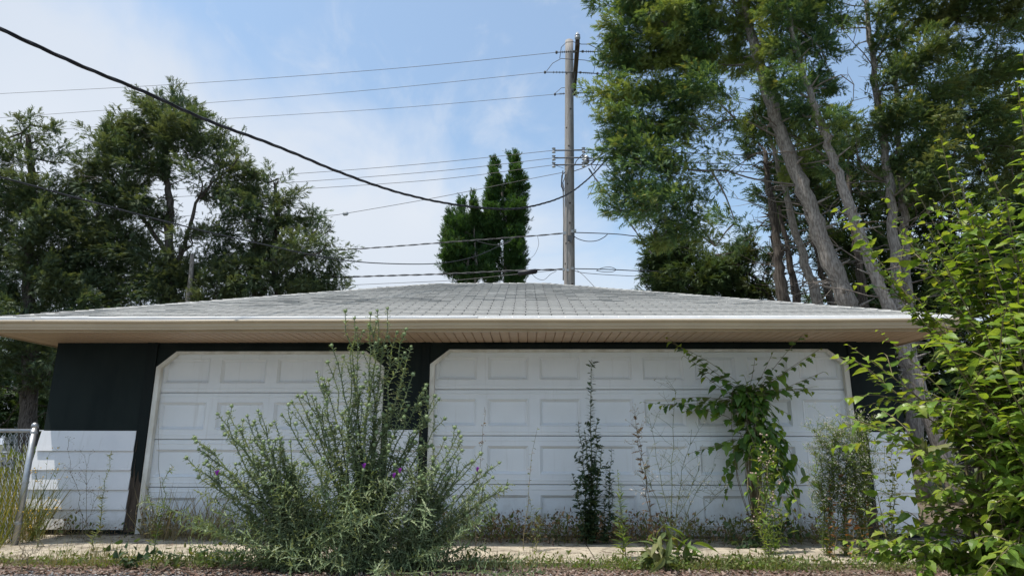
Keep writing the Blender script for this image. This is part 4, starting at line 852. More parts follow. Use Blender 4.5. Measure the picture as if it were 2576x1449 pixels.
# ------------------------------------------------------------------ big mulberry shrub at right
def mulberry(name, label, base, shoots, leafsize, mt, seed, tipmt='mulby', nsolo=300, lobed=.35, dens=22, stemr=.012, sub=0, hub=.45, sag=.25, grp=None):
    r = np.random.default_rng(seed); T0 = thing(name, label, 'shrub' if nsolo > 150 else 'sapling', base, grp); base = np.array(base)
    A_st = Acc(); LV = []
    for (tip, hubp) in shoots:
        tip = np.array(tip); hubp = np.array(hubp)
        P = spline([base, base+(hubp-base)*.55+r.normal(size=3)*.05, hubp, (hubp+tip)/2+np.array([0, 0, .03])+r.normal(size=3)*.03, tip], 5); n_ = len(P)
        A_st.tube(P, np.linspace(stemr, .0022, n_), 5, False)
        seg = P[int(n_*.40):]; Ln = np.linalg.norm(np.diff(seg, axis=0), axis=1).sum(); k = max(4, int(Ln*dens))
        LV.append(shoot_leaves(seg, k, leafsize, .05, 1, .85, .22, r=r, sizefn=lambda f: 1.05-.65*f**3))
        for j in range(sub):
            i0 = r.integers(int(n_*.3), n_-3); q = P[i0]; dd = rdir_(r, 1)[0]*np.array([1, .9, .45])+unit(tip-hubp)*.7+np.array([0, 0, .12]); Ls = r.uniform(.25, .6)
            Q = spline([q, q+unit(dd)*Ls*.5+np.array([0, 0, .03]), q+unit(dd)*Ls+np.array([0, 0, -.05])], 4); A_st.tube(Q, np.linspace(.004, .0015, len(Q)), 4, False)
            LV.append(shoot_leaves(Q, max(4, int(Ls*dens)), leafsize*.95, .12, 1, .85, .25, r=r, sizefn=lambda f: 1.05-.5*f**3))
    o = A_st.build('stem', M['mstem'], T0, smooth=True)
    pos = np.concatenate([x[0] for x in LV]); d = np.concatenate([x[1] for x in LV]); sz = np.concatenate([x[2] for x in LV]); tg = np.concatenate([x[3] for x in LV])
    fr = np.concatenate([np.linspace(0, 1, len(x[0])) for x in LV])
    d /= np.linalg.norm(d, axis=1, keepdims=True); d[:, 2] -= sag*r.uniform(.2, 1.6, len(d)); N_ = len(pos)
    up = UPV+r.normal(size=(N_, 3))*.38+SUN*.3
    pet = pos+d*(sz*.18)[:, None]; 
    pa = Acc()
    for i in range(N_): pa.tube([pos[i], pet[i]], [.0016, .0012], 3, False)
    o = pa.build('petiole', M['mstem'], T0); o['kind'] = 'stuff'
    kind = np.where(r.uniform(size=N_) < lobed, r.integers(1, 3, N_), np.where(r.uniform(size=N_) < .45, 3, 0)); TM = [LF_MUL, LF_LOB, LF_LOB2, LF_MUL2]
    dist = np.linalg.norm(pos-CAM, axis=1); order = np.argsort(dist/np.maximum(sz, .01)); solo = np.zeros(N_, bool); solo[order[:nsolo]] = True
    young = fr > .86
    rest = Acc(); yg = Acc()
    for k in range(4):
        s_ = (~solo) & (kind == k); rest.inst(TM[k], pet[s_ & ~young], d[s_ & ~young], up[s_ & ~young], sz[s_ & ~young]); yg.inst(TM[k], pet[s_ & young], d[s_ & young], up[s_ & young], sz[s_ & young])
    if (~solo).any():
        if rest.n: rest.build('foliage', M[mt], T0)['kind'] = 'stuff'
        if yg.n: yg.build('young_foliage', M[tipmt], T0)['kind'] = 'stuff'
    mes = []
    vari = ([mt, mt, mt, tipmt] if True else [mt])
    for k in range(4):
        row = []
        for v_ in range(4):
            a = Acc(); a.add(TM[k][0]*np.array([1, 1, 1+.5*(v_-1)]), [tuple(TM[k][1][i*4:i*4+4]) for i in range(len(TM[k][2]))]); me_o = a.build('leaf', leafvar(mt, v_) if v_ < 3 else M[tipmt], None); row.append(me_o.data); bpy.data.objects.remove(me_o)
        mes.append(row)
    tb = np.array(T0['_w'])
    for i in np.where(solo)[0]:
        dd = unit(d[i]); x = unit(np.cross(dd, up[i])); z = np.cross(x, dd); s_ = sz[i]; mx_ = Matrix.Identity(4); p = pet[i]-tb
        for q in range(3): mx_[q][0] = x[q]*s_; mx_[q][1] = dd[q]*s_; mx_[q][2] = z[q]*s_; mx_[q][3] = p[q]
        kids(None, mes[kind[i]][3 if young[i] else r.integers(0, 3)], 'leaf', T0, None, mx=mx_)
    return T0
_lv = {}
def leafvar(k, v_):
    """three leaf-to-leaf colour variants for single leaves, own pigment only"""
    if (k, v_) not in _lv:
        base = {'mulb': [(.085, .155, .022), (.13, .21, .028), (.185, .26, .042)], 'mulbd': [(.065, .14, .028), (.095, .18, .03), (.15, .24, .038)]}[k][v_]
        _lv[(k, v_)] = leafmat('leaf_tone', [tuple(c*.9 for c in base), tuple(c*1.15 for c in base)], .42 if k == 'mulb' else .3, .36, spec=.45, mottle=5)
    return _lv[(k, v_)]
rr_ = np.random.default_rng(42)
tips = [(2368, 352, -3.2), (2400, 420, -3.4), (2300, 470, -3.0), (2225, 500, -2.8), (2130, 560, -2.6), (2145, 600, -2.6), (2250, 560, -3.0), (2330, 560, -3.2), (2440, 500, -3.4), (2530, 500, -3.6), (2570, 430, -3.6), (2560, 220, -3.8), (2574, 140, -3.8),
 (2190, 640, -2.6), (2260, 690, -2.9), (2360, 640, -3.3), (2480, 620, -3.6), (2210, 830, -3.0), (2290, 770, -3.2), (2390, 750, -3.3), (2500, 720, -3.6), (2135, 868, -2.9), (2150, 905, -2.9), (2200, 960, -3.0), (2380, 880, -3.5), (2480, 840, -4.2), (2550, 800, -3.8),
 (2110, 1040, -2.6), (2150, 1060, -2.7), (2330, 1010, -3.3), (2450, 980, -3.7), (2560, 950, -3.9), (2330, 1140, -3.3), (2430, 1110, -3.6), (2540, 1100, -3.9), (2300, 1250, -3.0), (2400, 1230, -3.4), (2520, 1240, -3.8),
 (2130, 1360, -2.5), (2180, 1390, -2.6), (2260, 1330, -2.8), (2340, 1370, -3.1), (2440, 1360, -3.4), (2550, 1380, -3.7), (2280, 1420, -2.8), (2590, 600, -3.6), (2600, 1000, -3.9), (2600, 1200, -3.9), (2110, 1375, -2.5), (2150, 1400, -2.6), (2200, 1360, -2.5), (2240, 1395, -2.7), (2480, 1440, -3.4), (2600, 700, -3.4)]
mb = at(2440, 1420, -2.75); mb[2] = -.05; mb[1] = -2.75; mb[0] = 3.25
sh = []
for (u, v, y) in tips:
    t_ = at(u, v, y); h_ = mb+(t_-mb)*np.array([.42, .42, .5])+np.array([.25, -.15, .12]); h_[2] = max(h_[2], .12); sh.append((t_, h_))
    t2 = t_+rr_.normal(size=3)*np.array([.16, .25, .18])+np.array([.14, .25, -.05]); t2[2] = max(t2[2], .15)
    if v > 330 and u > 2300: sh.append((t2, h_+rr_.normal(size=3)*.1))
mulberry('mulberry_shrub', 'large bright green broadleaf shrub filling the right edge before the garage corner', tuple(mb), sh, .102, 'mulb', 50, nsolo=300, lobed=.28, dens=21, stemr=.012, sub=3)
# dark older stems inside
# sapling growing against the double door
sb = at(1905, 1350, -.22); sb[2] = -.03
st = [(1676, 848, -.55), (1690, 862, -.5), (1720, 895, -.5), (1760, 935, -.45), (1620, 1012, -.14), (1665, 1018, -.15), (1720, 1035, -.15), (2035, 825, -.5), (2062, 878, -.45), (2010, 915, -.4), (2072, 935, -.2), (2045, 985, -.2), (1945, 885, -.12), (1900, 900, -.12), (1735, 1140, -.15), (1820, 1265, -.15), (1812, 1215, -.15), (1885, 965, -.4), (1915, 975, -.4), (1900, 1040, -.35), (1840, 1060, -.3), (1960, 1080, -.5), (1980, 1160, -.7), (2010, 1230, -.7), (2015, 1290, -.75), (1990, 1310, -.75), (1930, 1200, -.85), (1950, 1260, -.85), (1900, 1130, -.7), (1890, 1290, -.8), (1925, 1050, -.6), (1900, 1010, -.5), (1940, 1120, -.7), (1970, 1210, -.8), (1880, 1080, -.5), (1985, 1250, -.8), (1860, 1010, -.35), (1950, 1000, -.4)]
hub = at(1885, 1010, -.2); sh = []
for (u, v, y) in st:
    t_ = at(u, v, y); h_ = hub+(np.array([0, 0, 0])) if v < 1150 and u < 2080 and v < 1100 else at(1895+(u-1895)*.25, min(v, 1150)-60, -.25)
    if v in (1012,): h_ = at(1850, 1060, -.15)
    if v in (1140,): h_ = at(1850, 1110, -.15)
    sh.append((t_, h_+rr_.normal(size=3)*.02))
    if 950 < v: 
        for q in range(1): sh.append((t_+rr_.normal(size=3)*np.array([.12, .06, .12])*(0 if v in (1012, 1140, 1265, 1215) else 1)+np.array([0, 0, .001]), h_+rr_.normal(size=3)*.06)) if v not in (1012, 1140, 1265, 1215) else None
mulberry('mulberry_sapling', 'mulberry sapling with lobed leaves climbing up against the wide garage door', tuple(sb), sh, .14, 'mulbd', 51, nsolo=300, lobed=.5, dens=12, stemr=.004, sag=.45)
# ------------------------------------------------------------------ thistles
def thistle(label, base, tips, seed, leaf=.08, group='thistle clumps in front of the doors', flowers=(), fill=0, nsub=4):
    r = np.random.default_rng(seed); T0 = thing('thistle', label, 'thistle', base, group); base = np.array(base)
    S = Acc(); Lf = Acc(); H = Acc(); pos_h = []; d_h = []
    for tip in tips:
        tip = np.array(tip); b0 = base+np.array([r.normal()*.06, r.normal()*.06, 0])
        P = stemcurve(b0, tip, .30, 12, .012, r); S.tube(P, np.linspace(.010, .003, 12), 5, False)
        Ln = np.linalg.norm(tip-b0)
        def lv(P, n, s0, s1, rad=0):
            pos, d, sz, tg = shoot_leaves(P, n, 1, .05, .99, .9, .3, alt='rad', r=r); f = np.linspace(0, 1, n); sz = sz*(s0*(1-f)+s1*f)
            Lf.inst(LF_SPIN, pos, d, tg+r.normal(size=tg.shape)*.3, np.stack([sz*(.6+.4*f), sz, sz], 1))
        lv(P, int(Ln*75), leaf*1.2, leaf*.5)
        heads = [(P[-1], P[-1]-P[-2])]
        for j in range(nsub):
            i0 = int(r.uniform(.42, .95)*11); q = P[i0]; an = r.uniform(0, 6.28); hd = np.array([math.cos(an), math.sin(an)*.7, 0])
            Ls = r.uniform(.12, .36)*(1.25-i0/14); e = q+unit(unit(P[min(11, i0+1)]-P[i0-1])*.9+hd*.6+UPV*.3)*Ls
            Q = stemcurve(q, e, .15, 5, .006, r); S.tube(Q, np.linspace(.004, .002, 5), 4, False); lv(Q, max(5, int(Ls*80)), leaf*.7, leaf*.4); heads.append((Q[-1], Q[-1]-Q[-2]))
        for p_, dd in heads: pos_h.append(p_); d_h.append(unit(dd))
    for j in range(fill):      # leafy lower shoots
        an = r.uniform(0, 6.28); rad = abs(r.normal())*.45; e = base+np.array([math.cos(an)*rad*1.5, math.sin(an)*rad*.6, max(.08, r.uniform(.05, 1.0)-rad*.3)]); Q = stemcurve(base+r.normal(size=3)*np.array([.12, .08, 0]), e, .2, 7, .01, r); S.tube(Q, np.linspace(.006, .002, 7), 4, False)
        n = int(np.linalg.norm(e-base)*85); pos, d, sz, tg = shoot_leaves(Q, n, leaf*1.15, .05, 1, .9, .35, alt='rad', r=r); Lf.inst(LF_SPIN, pos, d, tg+r.normal(size=tg.shape)*.3, np.stack([sz*.55, sz*.95, sz*.6], 1))
        if r.uniform() < .35: pos_h.append(Q[-1]); d_h.append(unit(Q[-1]-Q[-2]))
    S.build('stem', M['ths'], T0, smooth=True); Lf.build('foliage', M['thl'], T0)
    ha = np.array(pos_h); hd_ = np.array(d_h); hs = r.uniform(.024, .040, len(ha)); 
    for i in range(len(ha)):
        if i < 60:
            a = Acc(); a.inst(HEAD, ha[i:i+1], hd_[i:i+1], np.array([[.3, .9, .1]]), hs[i:i+1]); a.build('flower_head', M['thh'], T0)
        else: H.inst(HEAD, ha[i:i+1], hd_[i:i+1], np.array([[.3, .9, .1]]), hs[i:i+1])
    if H.n: H.build('flower_heads', M['thh'], T0)['kind'] = 'stuff'
    for p_ in flowers:
        p_ = np.array(p_); a = Acc(); a.inst(HEAD, p_[None], np.array([[.1, -.1, 1.0]]), np.array([[0, 1., 0]]), [.034]); hd0 = a.build('open_head', M['thh'], T0)
        a = Acc(); a.inst(TUFT, p_[None]+np.array([[0, 0, .006]]), np.array([[.1, -.25, 1.0]]), np.array([[0, 1., 0]]), [.044]); a.build('purple_floret', M['purple'], hd0)
        Q = stemcurve(base+np.array([0, .05, .3]), p_-np.array([0, 0, .01]), .2, 7, .01, r); a = Acc(); a.tube(Q, np.linspace(.005, .0025, 7), 4, False); a.build('flower_stalk', M['ths'], T0)
    return T0
def gpt(u, y, z=-.03): p = at(u, 1400, y); return (p[0], y, z)
ty = -1.95
def tp(L_, y, s): 
    r = np.random.default_rng(s); return [at(u, v, y+r.normal()*.12) for u, v in L_]
thistle('tallest spiny thistle rising in the middle above the gutter', gpt(905, ty), tp([(797, 936), (814, 954), (824, 911), (834, 869), (869, 782), (892, 800), (932, 788), (949, 781), (975, 776), (947, 810), (897, 825), (999, 836), (1022, 828), (1034, 872), (1039, 941), (1012, 958), (1072, 969), (1094, 996), (1104, 1003), (1119, 1053), (769, 988), (784, 996), (749, 996), (734, 1011), (709, 1043), (860, 1040), (920, 1060), (980, 1090), (1040, 1100), (1010, 1180), (830, 1090), (1080, 1190)], ty, 1), 60, fill=100, nsub=6,
    flowers=[at(915, 1182, ty-.35), at(1005, 1194, ty-.3), at(990, 1206, ty-.3)])
thistle('broad left thistle clump with a purple bloom before the narrow door', gpt(735, ty+.05), tp([(469, 1151), (489, 1101), (500, 1130), (547, 1041), (574, 1038), (560, 1070), (622, 1046), (649, 1033), (640, 1060), (677, 1108), (520, 1160), (600, 1110), (700, 1130), (730, 1110), (500, 1200), (560, 1190), (650, 1170), (700, 1230), (690, 1060), (765, 1170)], ty, 2), 61, fill=80, nsub=5, flowers=[at(545, 1199, ty-.25)])
thistle('low right thistle clump reaching across the foot of the wide door', gpt(1035, ty+.1), tp([(1119, 1103), (1154, 1086), (1160, 1110), (1162, 1133), (1209, 1141), (1237, 1176), (1240, 1200), (1264, 1233), (1187, 1161), (1215, 1260), (1245, 1270), (1130, 1200), (1170, 1290), (1120, 1270), (1200, 1310)], ty+.1, 3), 62, fill=45, nsub=4, flowers=[at(1200, 1190, ty-.05)])
# ------------------------------------------------------------------ weeds
def weed(name, label, cat, base, tips, leaf, lmt, lsize, dens, smt='gstalk', r0=.005, seed=0, bow=.15, spread=.9, head=None, hmt='wht', hsize=.01, nh=0, sizefn=None, sub=0, sublen=.2, group=None, t0=.03, subleaf=True, wob=.012, side=True):
    r = np.random.default_rng(seed); T0 = thing(name, label, cat, base, group); base = np.array(base); S = Acc(); Lf = Acc(); H = Acc()
    for tip in tips:
        tip = np.array(tip); P = stemcurve(base+np.array([r.normal()*.02, r.normal()*.02, 0]), tip, bow, 9, wob, r); S.tube(P, np.linspace(r0, r0*.35, 9), 4, False); Ln = np.linalg.norm(tip-base)
        if dens: pos, d, sz, tg = shoot_leaves(P, max(3, int(Ln*dens)), lsize, t0, .98, spread, .25, alt='rad', r=r, sizefn=sizefn); Lf.inst(leaf, pos, d, tg+r.normal(size=tg.shape)*.3, sz)
        ends = [P[-1]]
        for j in range(sub):
            i0 = r.integers(3, 9); q = P[i0]; an = r.uniform(0, 6.28); e = q+unit(np.array([math.cos(an), math.sin(an)*.5, r.uniform(.3, 1.2)]))*sublen*r.uniform(.5, 1.3); Q = stemcurve(q, e, .1, 4, .008, r); S.tube(Q, np.linspace(r0*.45, r0*.2, 4), 3, False); ends.append(Q[-1])
            if subleaf and dens: pos, d, sz, tg = shoot_leaves(Q, max(2, int(sublen*dens)), lsize*.6, .1, 1, spread, .25, alt='rad', r=r); Lf.inst(leaf, pos, d, tg+r.normal(size=tg.shape)*.3, sz)
            for q2 in range(2):
                e2 = Q[-2]+unit(rdir_(r, 1)[0]+np.array([0, 0, .8]))*sublen*.4; S.tube([Q[-2], e2], [r0*.25, r0*.15], 3, False); ends.append(e2)
        if head is not None:
            E_ = np.array(ends); E_ = np.repeat(E_, max(1, nh), 0)+r.normal(size=(len(E_)*max(1, nh), 3))*hsize*1.3; H.inst(head, E_, rdir_(r, len(E_))*.5+UPV, rdir_(r, len(E_)), r.uniform(.6, 1.2, len(E_))*hsize)
    S.build('stem', M[smt], T0, smooth=True)
    if Lf.n: Lf.build('leaves', M[lmt], T0)
    if H.n: H.build('flower_head_cluster', M[hmt], T0)['kind'] = 'stuff'
    return T0
def A(u, v, y): return at(u, v, y)
tap = lambda f: 1.15-.75*f
weed('prickly_lettuce', 'tall dark jagged leaved weed standing alone before the wide door', 'weed', gpt(1487, -.45), [A(1487, 925, -.45), A(1470, 1080, -.5), A(1505, 1050, -.45), A(1455, 1060, -.45), A(1515, 1120, -.5), A(1440, 1190, -.5)], LF_PIN, 'lett', .12, 70, seed=1, sizefn=tap, r0=.007, sub=3, sublen=.1)
weed('prickly_lettuce', 'shorter dark jagged weed right beside the tall dark one', 'weed', gpt(1528, -.42), [A(1538, 1128, -.42), A(1525, 1180, -.42), A(1545, 1200, -.42)], LF_PIN, 'lett', .095, 62, seed=2, sizefn=tap, r0=.005, sub=2, sublen=.08)
weed('goldenrod', 'bright yellow green leafy stalk between the dark weed and the dead stem', 'weed', gpt(1560, -1.35), [A(1553, 1180, -1.3), A(1562, 1215, -1.3)], LF_LAN, 'gold', .115, 75, seed=3, sizefn=tap, r0=.005)
weed('dead_thistle', 'withered brown thistle stem with curled leaves and tangled fluffy top', 'weed', gpt(1650, -.75), [A(1598, 1050, -.7), A(1606, 1085, -.7)], LF_PIN, 'dry', .085, 22, smt='stalk', seed=4, r0=.005, sub=9, sublen=.15, head=BALL, hmt='wht', hsize=.006, nh=2, subleaf=False)
weed('wispy_weed', 'airy grey green branching weed right of the withered thistle', 'weed', gpt(1690, -.8), [A(1700, 985, -.7), A(1640, 1080, -.75), A(1740, 1080, -.7), A(1760, 1180, -.7), A(1800, 1170, -.6), A(1820, 1230, -.6), A(1620, 1180, -.8)], LF_LAN, 'weed', .06, 9, seed=5, r0=.0045, sub=9, sublen=.24, head=BALL, hmt='wht', hsize=.0045, nh=1)
weed('dock_plant', 'low clump of long dark green dock leaves at the apron edge', 'weed', gpt(1660, -1.75), [A(1645, 1340, -1.7), A(1690, 1350, -1.7), A(1660, 1345, -1.85), A(1625, 1375, -1.8), A(1710, 1385, -1.8), A(1680, 1390, -2.0)], LF_DOCK, 'weed', .19, 30, seed=6, r0=.004, sizefn=lambda f: 1.05-.4*f)
weed('dock_plant', 'yellowing long leaved dock clump just right of the darker one', 'weed', gpt(1715, -1.7), [A(1725, 1350, -1.7), A(1745, 1365, -1.7), A(1700, 1370, -1.7)], LF_DOCK, 'gold', .18, 30, seed=66, r0=.004)
weed('pink_seedhead_weed', 'tall weed with fluffy pinkish seed heads in front of the sapling', 'weed', gpt(1935, -1.1), [A(1915, 1120, -1.0), A(1930, 1110, -1.0), A(1950, 1135, -1.0), A(1940, 1150, -1.0), A(1905, 1150, -1.0), A(1960, 1300, -.8), A(1900, 1270, -.8)], LF_LAN, 'gold', .10, 36, seed=7, r0=.004, sub=4, sublen=.09, head=BALL, hmt='pinkf', hsize=.009, nh=1)
for i, (u, tps, lb) in enumerate(((2085, [(2080, 1050), (2100, 1080), (2060, 1090), (2120, 1060)], 'left one of three tall feathery yellow green weeds by the door edge'), (2130, [(2130, 1060), (2150, 1090), (2105, 1100), (2165, 1060)], 'middle one of three tall feathery weeds, before the right jamb'), (2170, [(2185, 1075), (2160, 1080), (2200, 1100), (2175, 1120)], 'right one of three feathery weeds, before the right siding'))):
    weed('feathery_weed', lb, 'weed', gpt(u, -1.15), [A(p+dx_, q+dy_, -1.1-dz_) for p, q in tps for dx_, dy_, dz_ in ((0, 0, 0), (random.uniform(-28, 5), random.uniform(10, 70), .1), (random.uniform(-30, 10), random.uniform(20, 120), .15))], LF_LAN, 'gold', .062, 58, seed=70+i, r0=.0035, sub=18, sublen=.16, head=BALL, hmt='wht', hsize=.0035, nh=2, group='feathery weeds by the right jamb')
    weed('rusty_weed', ('rust brown leafed weed, leftmost under the feathery weeds', 'rust brown leafed weed in the middle under the feathery weeds', 'rust brown leafed weed against the right white siding')[i], 'weed', gpt(u+8, -1.25), [A(u+random.uniform(-30, 20), 1215+random.uniform(-30, 60), -1.2) for _ in range(2)], LF_OVAL, 'rust', .055, 34, smt='stalk', seed=80+i, r0=.004, group='rust coloured weeds by the right jamb')
weed('rusty_weed', 'green and rust stalk half hidden by the shrub at the right siding', 'weed', gpt(2245, -1.0), [A(2240, 1080, -.9), A(2225, 1120, -.9), A(2260, 1110, -.9), A(2250, 1180, -.9)], LF_OVAL, 'weed', .05, 34, seed=90, r0=.004, sub=4, sublen=.12)
weed('slender_dry_stalk', 'slender dry seed stalk leaning right before the wide door', 'weed', gpt(1322, -.9), [A(1352, 1075, -.85)], LF_OVAL, 'weed', .035, 16, smt='stalk', seed=10, r0=.0035, sub=6, sublen=.035, head=BALL, hmt='wht', hsize=.004, subleaf=False)
weed('slender_dry_stalk', 'thin pinkish dead stalk rising out of the right thistle clump', 'weed', gpt(1190, -1.6), [A(1222, 1035, -1.5)], LF_OVAL, 'dry', .03, 12, smt='stalk', seed=11, r0=.0035, sub=10, sublen=.04, head=BALL, hmt='dry', hsize=.005, subleaf=False)
weed('small_weed', 'small upright green weed at the foot of the wide door', 'weed', gpt(1340, -1.0), [A(1332, 1250, -.9), A(1350, 1280, -.9), A(1365, 1300, -.9)], LF_LAN, 'weed', .07, 40, seed=12, r0=.003)
weed('small_weed', 'short dark weed between the stalk and the tall dark weed', 'weed', gpt(1395, -.5), [A(1396, 1280, -.45), A(1385, 1300, -.45)], LF_OVAL, 'lett', .045, 40, seed=13, r0=.003)
weed('horseweed', 'tall narrow leafy horseweed before the left white siding', 'weed', gpt(236, -1.15), [A(276, 1148, -1.05)], LF_LAN, 'weed', .075, 130, seed=14, r0=.005, sizefn=tap, sub=5, sublen=.05, head=BALL, hmt='wht', hsize=.004)
weed('horseweed', 'tall narrow horseweed with pale top at the left door edge', 'weed', gpt(395, -1.9), [A(421, 1190, -1.75)], LF_LAN, 'gold', .065, 110, seed=15, r0=.005, sizefn=tap, sub=8, sublen=.07, head=BALL, hmt='wht', hsize=.005)
weed('small_weed', 'slim green weed with narrow leaves beside the left jamb', 'weed', gpt(372, -.75), [A(378, 1215, -.7)], LF_LAN, 'weed', .07, 36, seed=16, r0=.0035, sub=3, sublen=.05, head=BALL, hmt='wht', hsize=.007)
weed('dry_twiggy_weed', 'bare greyish twiggy weed in front of the left siding boards', 'weed', gpt(208, -.55), [A(212, 1145, -.5), A(170, 1130, -.5), A(250, 1230, -.5)], LF_OVAL, 'dry', .015, 14, smt='stalk', seed=17, r0=.0035, sub=9, sublen=.16, head=BALL, hmt='dry', hsize=.004)
weed('yellow_flower_weed', 'sprawling dark stemmed weed with small yellow blooms at the left siding edge', 'weed', gpt(95, -.9), [A(150, 1165, -.8), A(120, 1150, -.8), A(170, 1200, -.8), A(95, 1210, -.8), A(60, 1290, -.9)], LF_LAN, 'weed', .06, 18, seed=18, r0=.0035, sub=4, sublen=.12, head=BALL, hmt='yel', hsize=.006)
weed('brown_seedling', 'small brown leafless shrublet at the apron left edge', 'weed', gpt(60, -2.1), [A(45, 1350, -2.05), A(90, 1360, -2.05), A(70, 1340, -2.0), A(110, 1370, -2.0)], LF_OVAL, 'dry', .02, 14, smt='stalk', seed=19, r0=.004, sub=5, sublen=.08)
weed('curved_vine', 'thin bare vine arching over the narrow door', 'vine', (at(470, 1345, -.1)[0], -.1, 0), [A(400, 1050, -.06)], LF_OVAL, 'dry', .01, 0, smt='stalk', seed=20, r0=.004, bow=-.6)
for i, (u, v, y, lb) in enumerate(((330, 1375, -1.85, 'leafy wilted creeper on the verge, left of its neighbour'), (450, 1390, -1.8, 'dark leafed creeper on the verge below the narrow door'), (540, 1385, -1.8, 'creeper leaves beside the left thistle foot'))):
    weed('creeper_weed', lb, 'weed', gpt(u, y), [A(u+du, v+dv, y+dy) for du, dv, dy in ((-60, 0, .1), (-25, -12, 0), (15, -16, 0), (50, -6, .1), (70, 10, -.1), (-40, 14, -.15))], LF_MUL, ('lett', 'weed', 'gold')[i], .06, 26, smt='stalk', seed=100+i, r0=.003, group='creepers on the left verge')
weed('wild_vine', 'low leafy weed patch under the sapling', 'weed', gpt(1860, -.7), [A(1800, 1340, -.6), A(1830, 1320, -.6), A(1890, 1330, -.7), A(1960, 1330, -.6), A(2010, 1330, -.6), A(2040, 1345, -.6), A(1985, 1310, -.5)], LF_MUL, 'lett', .06, 30, seed=110, r0=.003)
weed('branchy_yellow_weed', 'yellow green many branched weed at the sapling foot', 'weed', gpt(1945, -1.5), [A(1925, 1265, -1.4), A(1950, 1275, -1.4), A(1970, 1300, -1.4), A(1900, 1300, -1.4), A(1985, 1340, -1.4)], LF_LAN, 'gold', .10, 30, seed=111, r0=.003, sub=3, sublen=.1)
# grass tufts and ground cover
def patch(name, label, cat, mt, regions, tmpls, size, up=.9, lean=.5, z=-.045, seed=0, zr=0):
    r = np.random.default_rng(seed); a = Acc()
    for (x0, x1, y0, y1, n, s) in regions:
        k = r.integers(0, max(1, n//14), n); cx = r.uniform(x0, x1, max(1, n//14)); cy = r.uniform(y0, y1, max(1, n//14)); hs = r.uniform(.5, 1.25, max(1, n//14))
        p = np.stack([cx[k]+r.normal(size=n)*.045, cy[k]+r.normal(size=n)*.035, np.full(n, z)+r.uniform(0, 1, n)*zr*hs[k]], 1)
        d = r.normal(size=(n, 3))*lean+UPV*up; sc = s*hs[k]*r.uniform(.5, 1.3, n)
        for q, tm in enumerate(tmpls): m_ = np.arange(n) % len(tmpls) == q; a.inst(tm, p[m_], d[m_], rdir_(r, m_.sum()), sc[m_])
    o = a.build(name, M[mt]); return tag(o, label, cat, kind='stuff')
patch('grass', 'uncut green grass growing around and through the chain link fence', 'grass', 'grass', [(-9.5, -5.2, -1.3, -.2, 5200, .62), (-7.5, -5.3, -1.9, -1.1, 2600, .42), (-10, -5.9, 0, 3, 4500, .6)], [BLADE], .5, .95, .28, seed=1)
patch('dry_grass', 'thin dry grass standing at the foot of the narrow door', 'grass', 'drygrass', [(-4.2, -2.4, -.5, -.08, 520, .5), (-5.5, -4.4, -.35, -.08, 150, .25), (-.9, 3.6, -.4, -.08, 420, .24)], [BLADE], .4, .95, .3, seed=2)
patch('verge_weeds', 'low green ground weeds along the outer edge of the apron', 'ground cover', 'weed', [(-6.5, -2.6, -1.85, -1.5, 2400, .032), (-.6, 4.0, -1.85, -1.5, 6000, .032), (.9, 2.4, -1.82, -1.6, 2600, .03), (-6.5, 4, -1.55, -1.2, 500, .03)], [LF_OVAL, LF_LAN], .05, .8, .7, seed=3, zr=.09)
patch('verge_weeds', 'bright yellow green low weeds in patches along the verge', 'ground cover', 'gold', [(-5.8, -3.0, -1.86, -1.6, 1100, .03), (.7, 2.2, -1.86, -1.62, 1700, .03), (-.6, 3.6, -1.85, -1.5, 900, .03)], [LF_OVAL, LF_LAN], .05, .8, .7, seed=4, zr=.07)
patch('foot_weeds', 'tangled brown withered weeds along the bottom of the garage doors', 'ground cover', 'dry', [(-5.4, -2.0, -.45, -.1, 2400, .032), (-.9, 3.9, -.5, -.1, 8000, .032), (-.4, 1.6, -.5, -.1, 2200, .04)], [LF_OVAL, LF_LAN, NEEDLE], .05, .7, .8, z=-.02, seed=5, zr=.26)
patch('foot_weeds', 'small green weeds mixed along the bottom of the garage doors', 'ground cover', 'weed', [(-5.4, -2.0, -.45, -.1, 800, .05), (-.9, 3.9, -.5, -.1, 3000, .05)], [LF_OVAL, LF_LAN], .05, .8, .6, z=-.02, seed=6, zr=.22)
patch('verge_grass', 'sparse dry grass stalks sticking up along the outer slab edge', 'grass', 'drygrass', [(-6.3, 4.2, -1.9, -1.45, 1500, .17), (-6.3, -3.5, -1.9, -1.5, 500, .2), (-2.4, 4.2, -1.6, -.5, 260, .15)], [BLADE], .5, .95, .35, seed=12)
patch('verge_grass', 'green grass blades mixed into the verge weeds along the slab', 'grass', 'grass', [(-6.3, 4.2, -1.9, -1.5, 1100, .13), (-4.2, -2.6, -1.9, -1.5, 400, .2)], [BLADE], .5, .95, .4, seed=13)
def flat(name, label, cat, mt, regions, tmpls, z, seed):
    r = np.random.default_rng(seed); a = Acc()
    for (x0, x1, y0, y1, n, s) in regions:
        p = np.stack([r.uniform(x0, x1, n), y0+(y1-y0)*r.beta(1.5, 1.5, n), np.full(n, z)+r.uniform(0, .018, n)], 1); d = r.normal(size=(n, 3))*np.array([1, 1, .22]); up = UPV+r.normal(size=(n, 3))*.35; sc = s*r.uniform(.4, 1.4, n)
        for q, tm in enumerate(tmpls): m_ = np.arange(n) % len(tmpls) == q; a.inst(tm, p[m_], d[m_], up[m_], sc[m_])
    return tag(a.build(name, M[mt]), label, cat, kind='stuff')
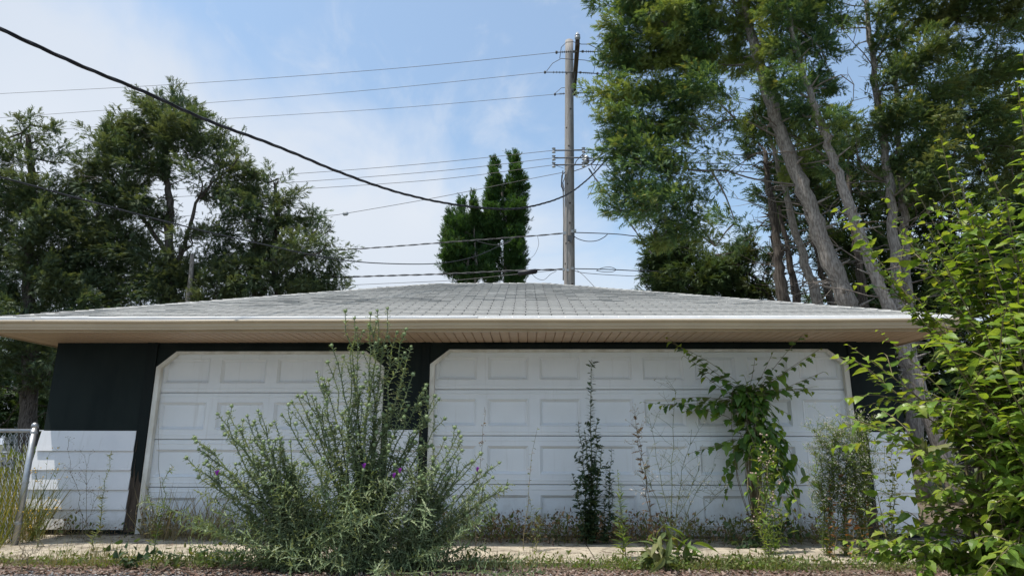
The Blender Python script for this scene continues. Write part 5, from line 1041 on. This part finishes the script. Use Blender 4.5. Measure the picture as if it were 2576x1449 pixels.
flat('leaf_litter', 'reddish brown dead leaf and needle litter between verge and alley', 'litter', 'litter', [(-6.5, 5, -2.22, -1.75, 15000, .04), (1.0, 4.5, -1.65, -1.0, 5000, .04), (-6, 4.3, -.75, -.1, 9000, .04), (-2.5, -.6, -2.1, -1.0, 5000, .04), (-6.5, 5, -1.9, -.9, 7000, .032), (1.0, 4.5, -1.7, -.6, 4000, .035)], [FLAKE, NEEDLE, FLAKE], -.04, 7)
flat('alley_grit', 'loose pale stone grit scattered on the asphalt alley edge', 'gravel', 'gravel', [(-6, 5, -2.6, -1.95, 6000, .014)], [BIT], -.05, 8)
patch('far_undergrowth', 'shrubby undergrowth under the evergreens behind the fence', 'undergrowth', 'weed', [(-14, -5.9, 4, 9, 2200, .24), (4.6, 12, .5, 9, 2200, .24)], [LF_OVAL, LF_LAN], .1, .7, .8, seed=9, zr=.8)
# ------------------------------------------------------------------ neighbour's things glimpsed at left
H = thing('neighbour_house', 'pale grey house glimpsed below the leftmost evergreen', 'house', (-17, 20, -.07))
a = Acc(); a.box((-22, 20, -.07), (-11.5, 27, 2.9)); a.build('wall', M['housewall'], H)
a = Acc(); a.prism([(19.5, 2.9), (27.5, 2.9), (23.5, 5.0)], -22.4, -11.1); a.build('roof', M['houseroof'], H)
for x in (-20.5, -17, -13.6):
    a = Acc(); a.box((x, 19.94, 1.0), (x+1.1, 19.99, 2.2)); f = a.build('window', M['trim'], H); a = Acc(); a.box((x+.06, 19.925, 1.06), (x+1.04, 19.935, 2.14)); a.build('pane', M['glass'], f)
R_ = thing('metal_railing', 'grey metal railing behind the fence at far left', 'railing', (-12.5, 10.5, -.07))
for x in np.arange(-17, -9.2, 1.5): a = Acc(); a.tube([(x, 10.5, -.07), (x, 10.5, 1.35)], .03, 8); a.build('post', M['metal'], R_)
for z in (1.33, .75): a = Acc(); a.tube([(-17.1, 10.5, z), (-9.4, 10.5, z)], .025, 8); a.build('rail', M['metal'], R_)
conifer('evergreen_thicket', 'dark evergreen thicket far behind the fence, below the leftmost tree',
    [(u+random.uniform(-15, 15), v+random.uniform(-12, 12), 50) for u in range(-240, 200, 55) for v in (900, 960, 1010, 1060)], [tr([(-60, 1060), (-60, 960), (-60, 900)], 15, .15)], 'cedarD', 15, dens=.7, per=36, clump=.42, spr=(.26, .42), bark='barkd', seed=31)
# tidy helper props
for o in bpy.data.objects:
    if '_w' in o: del o['_w']
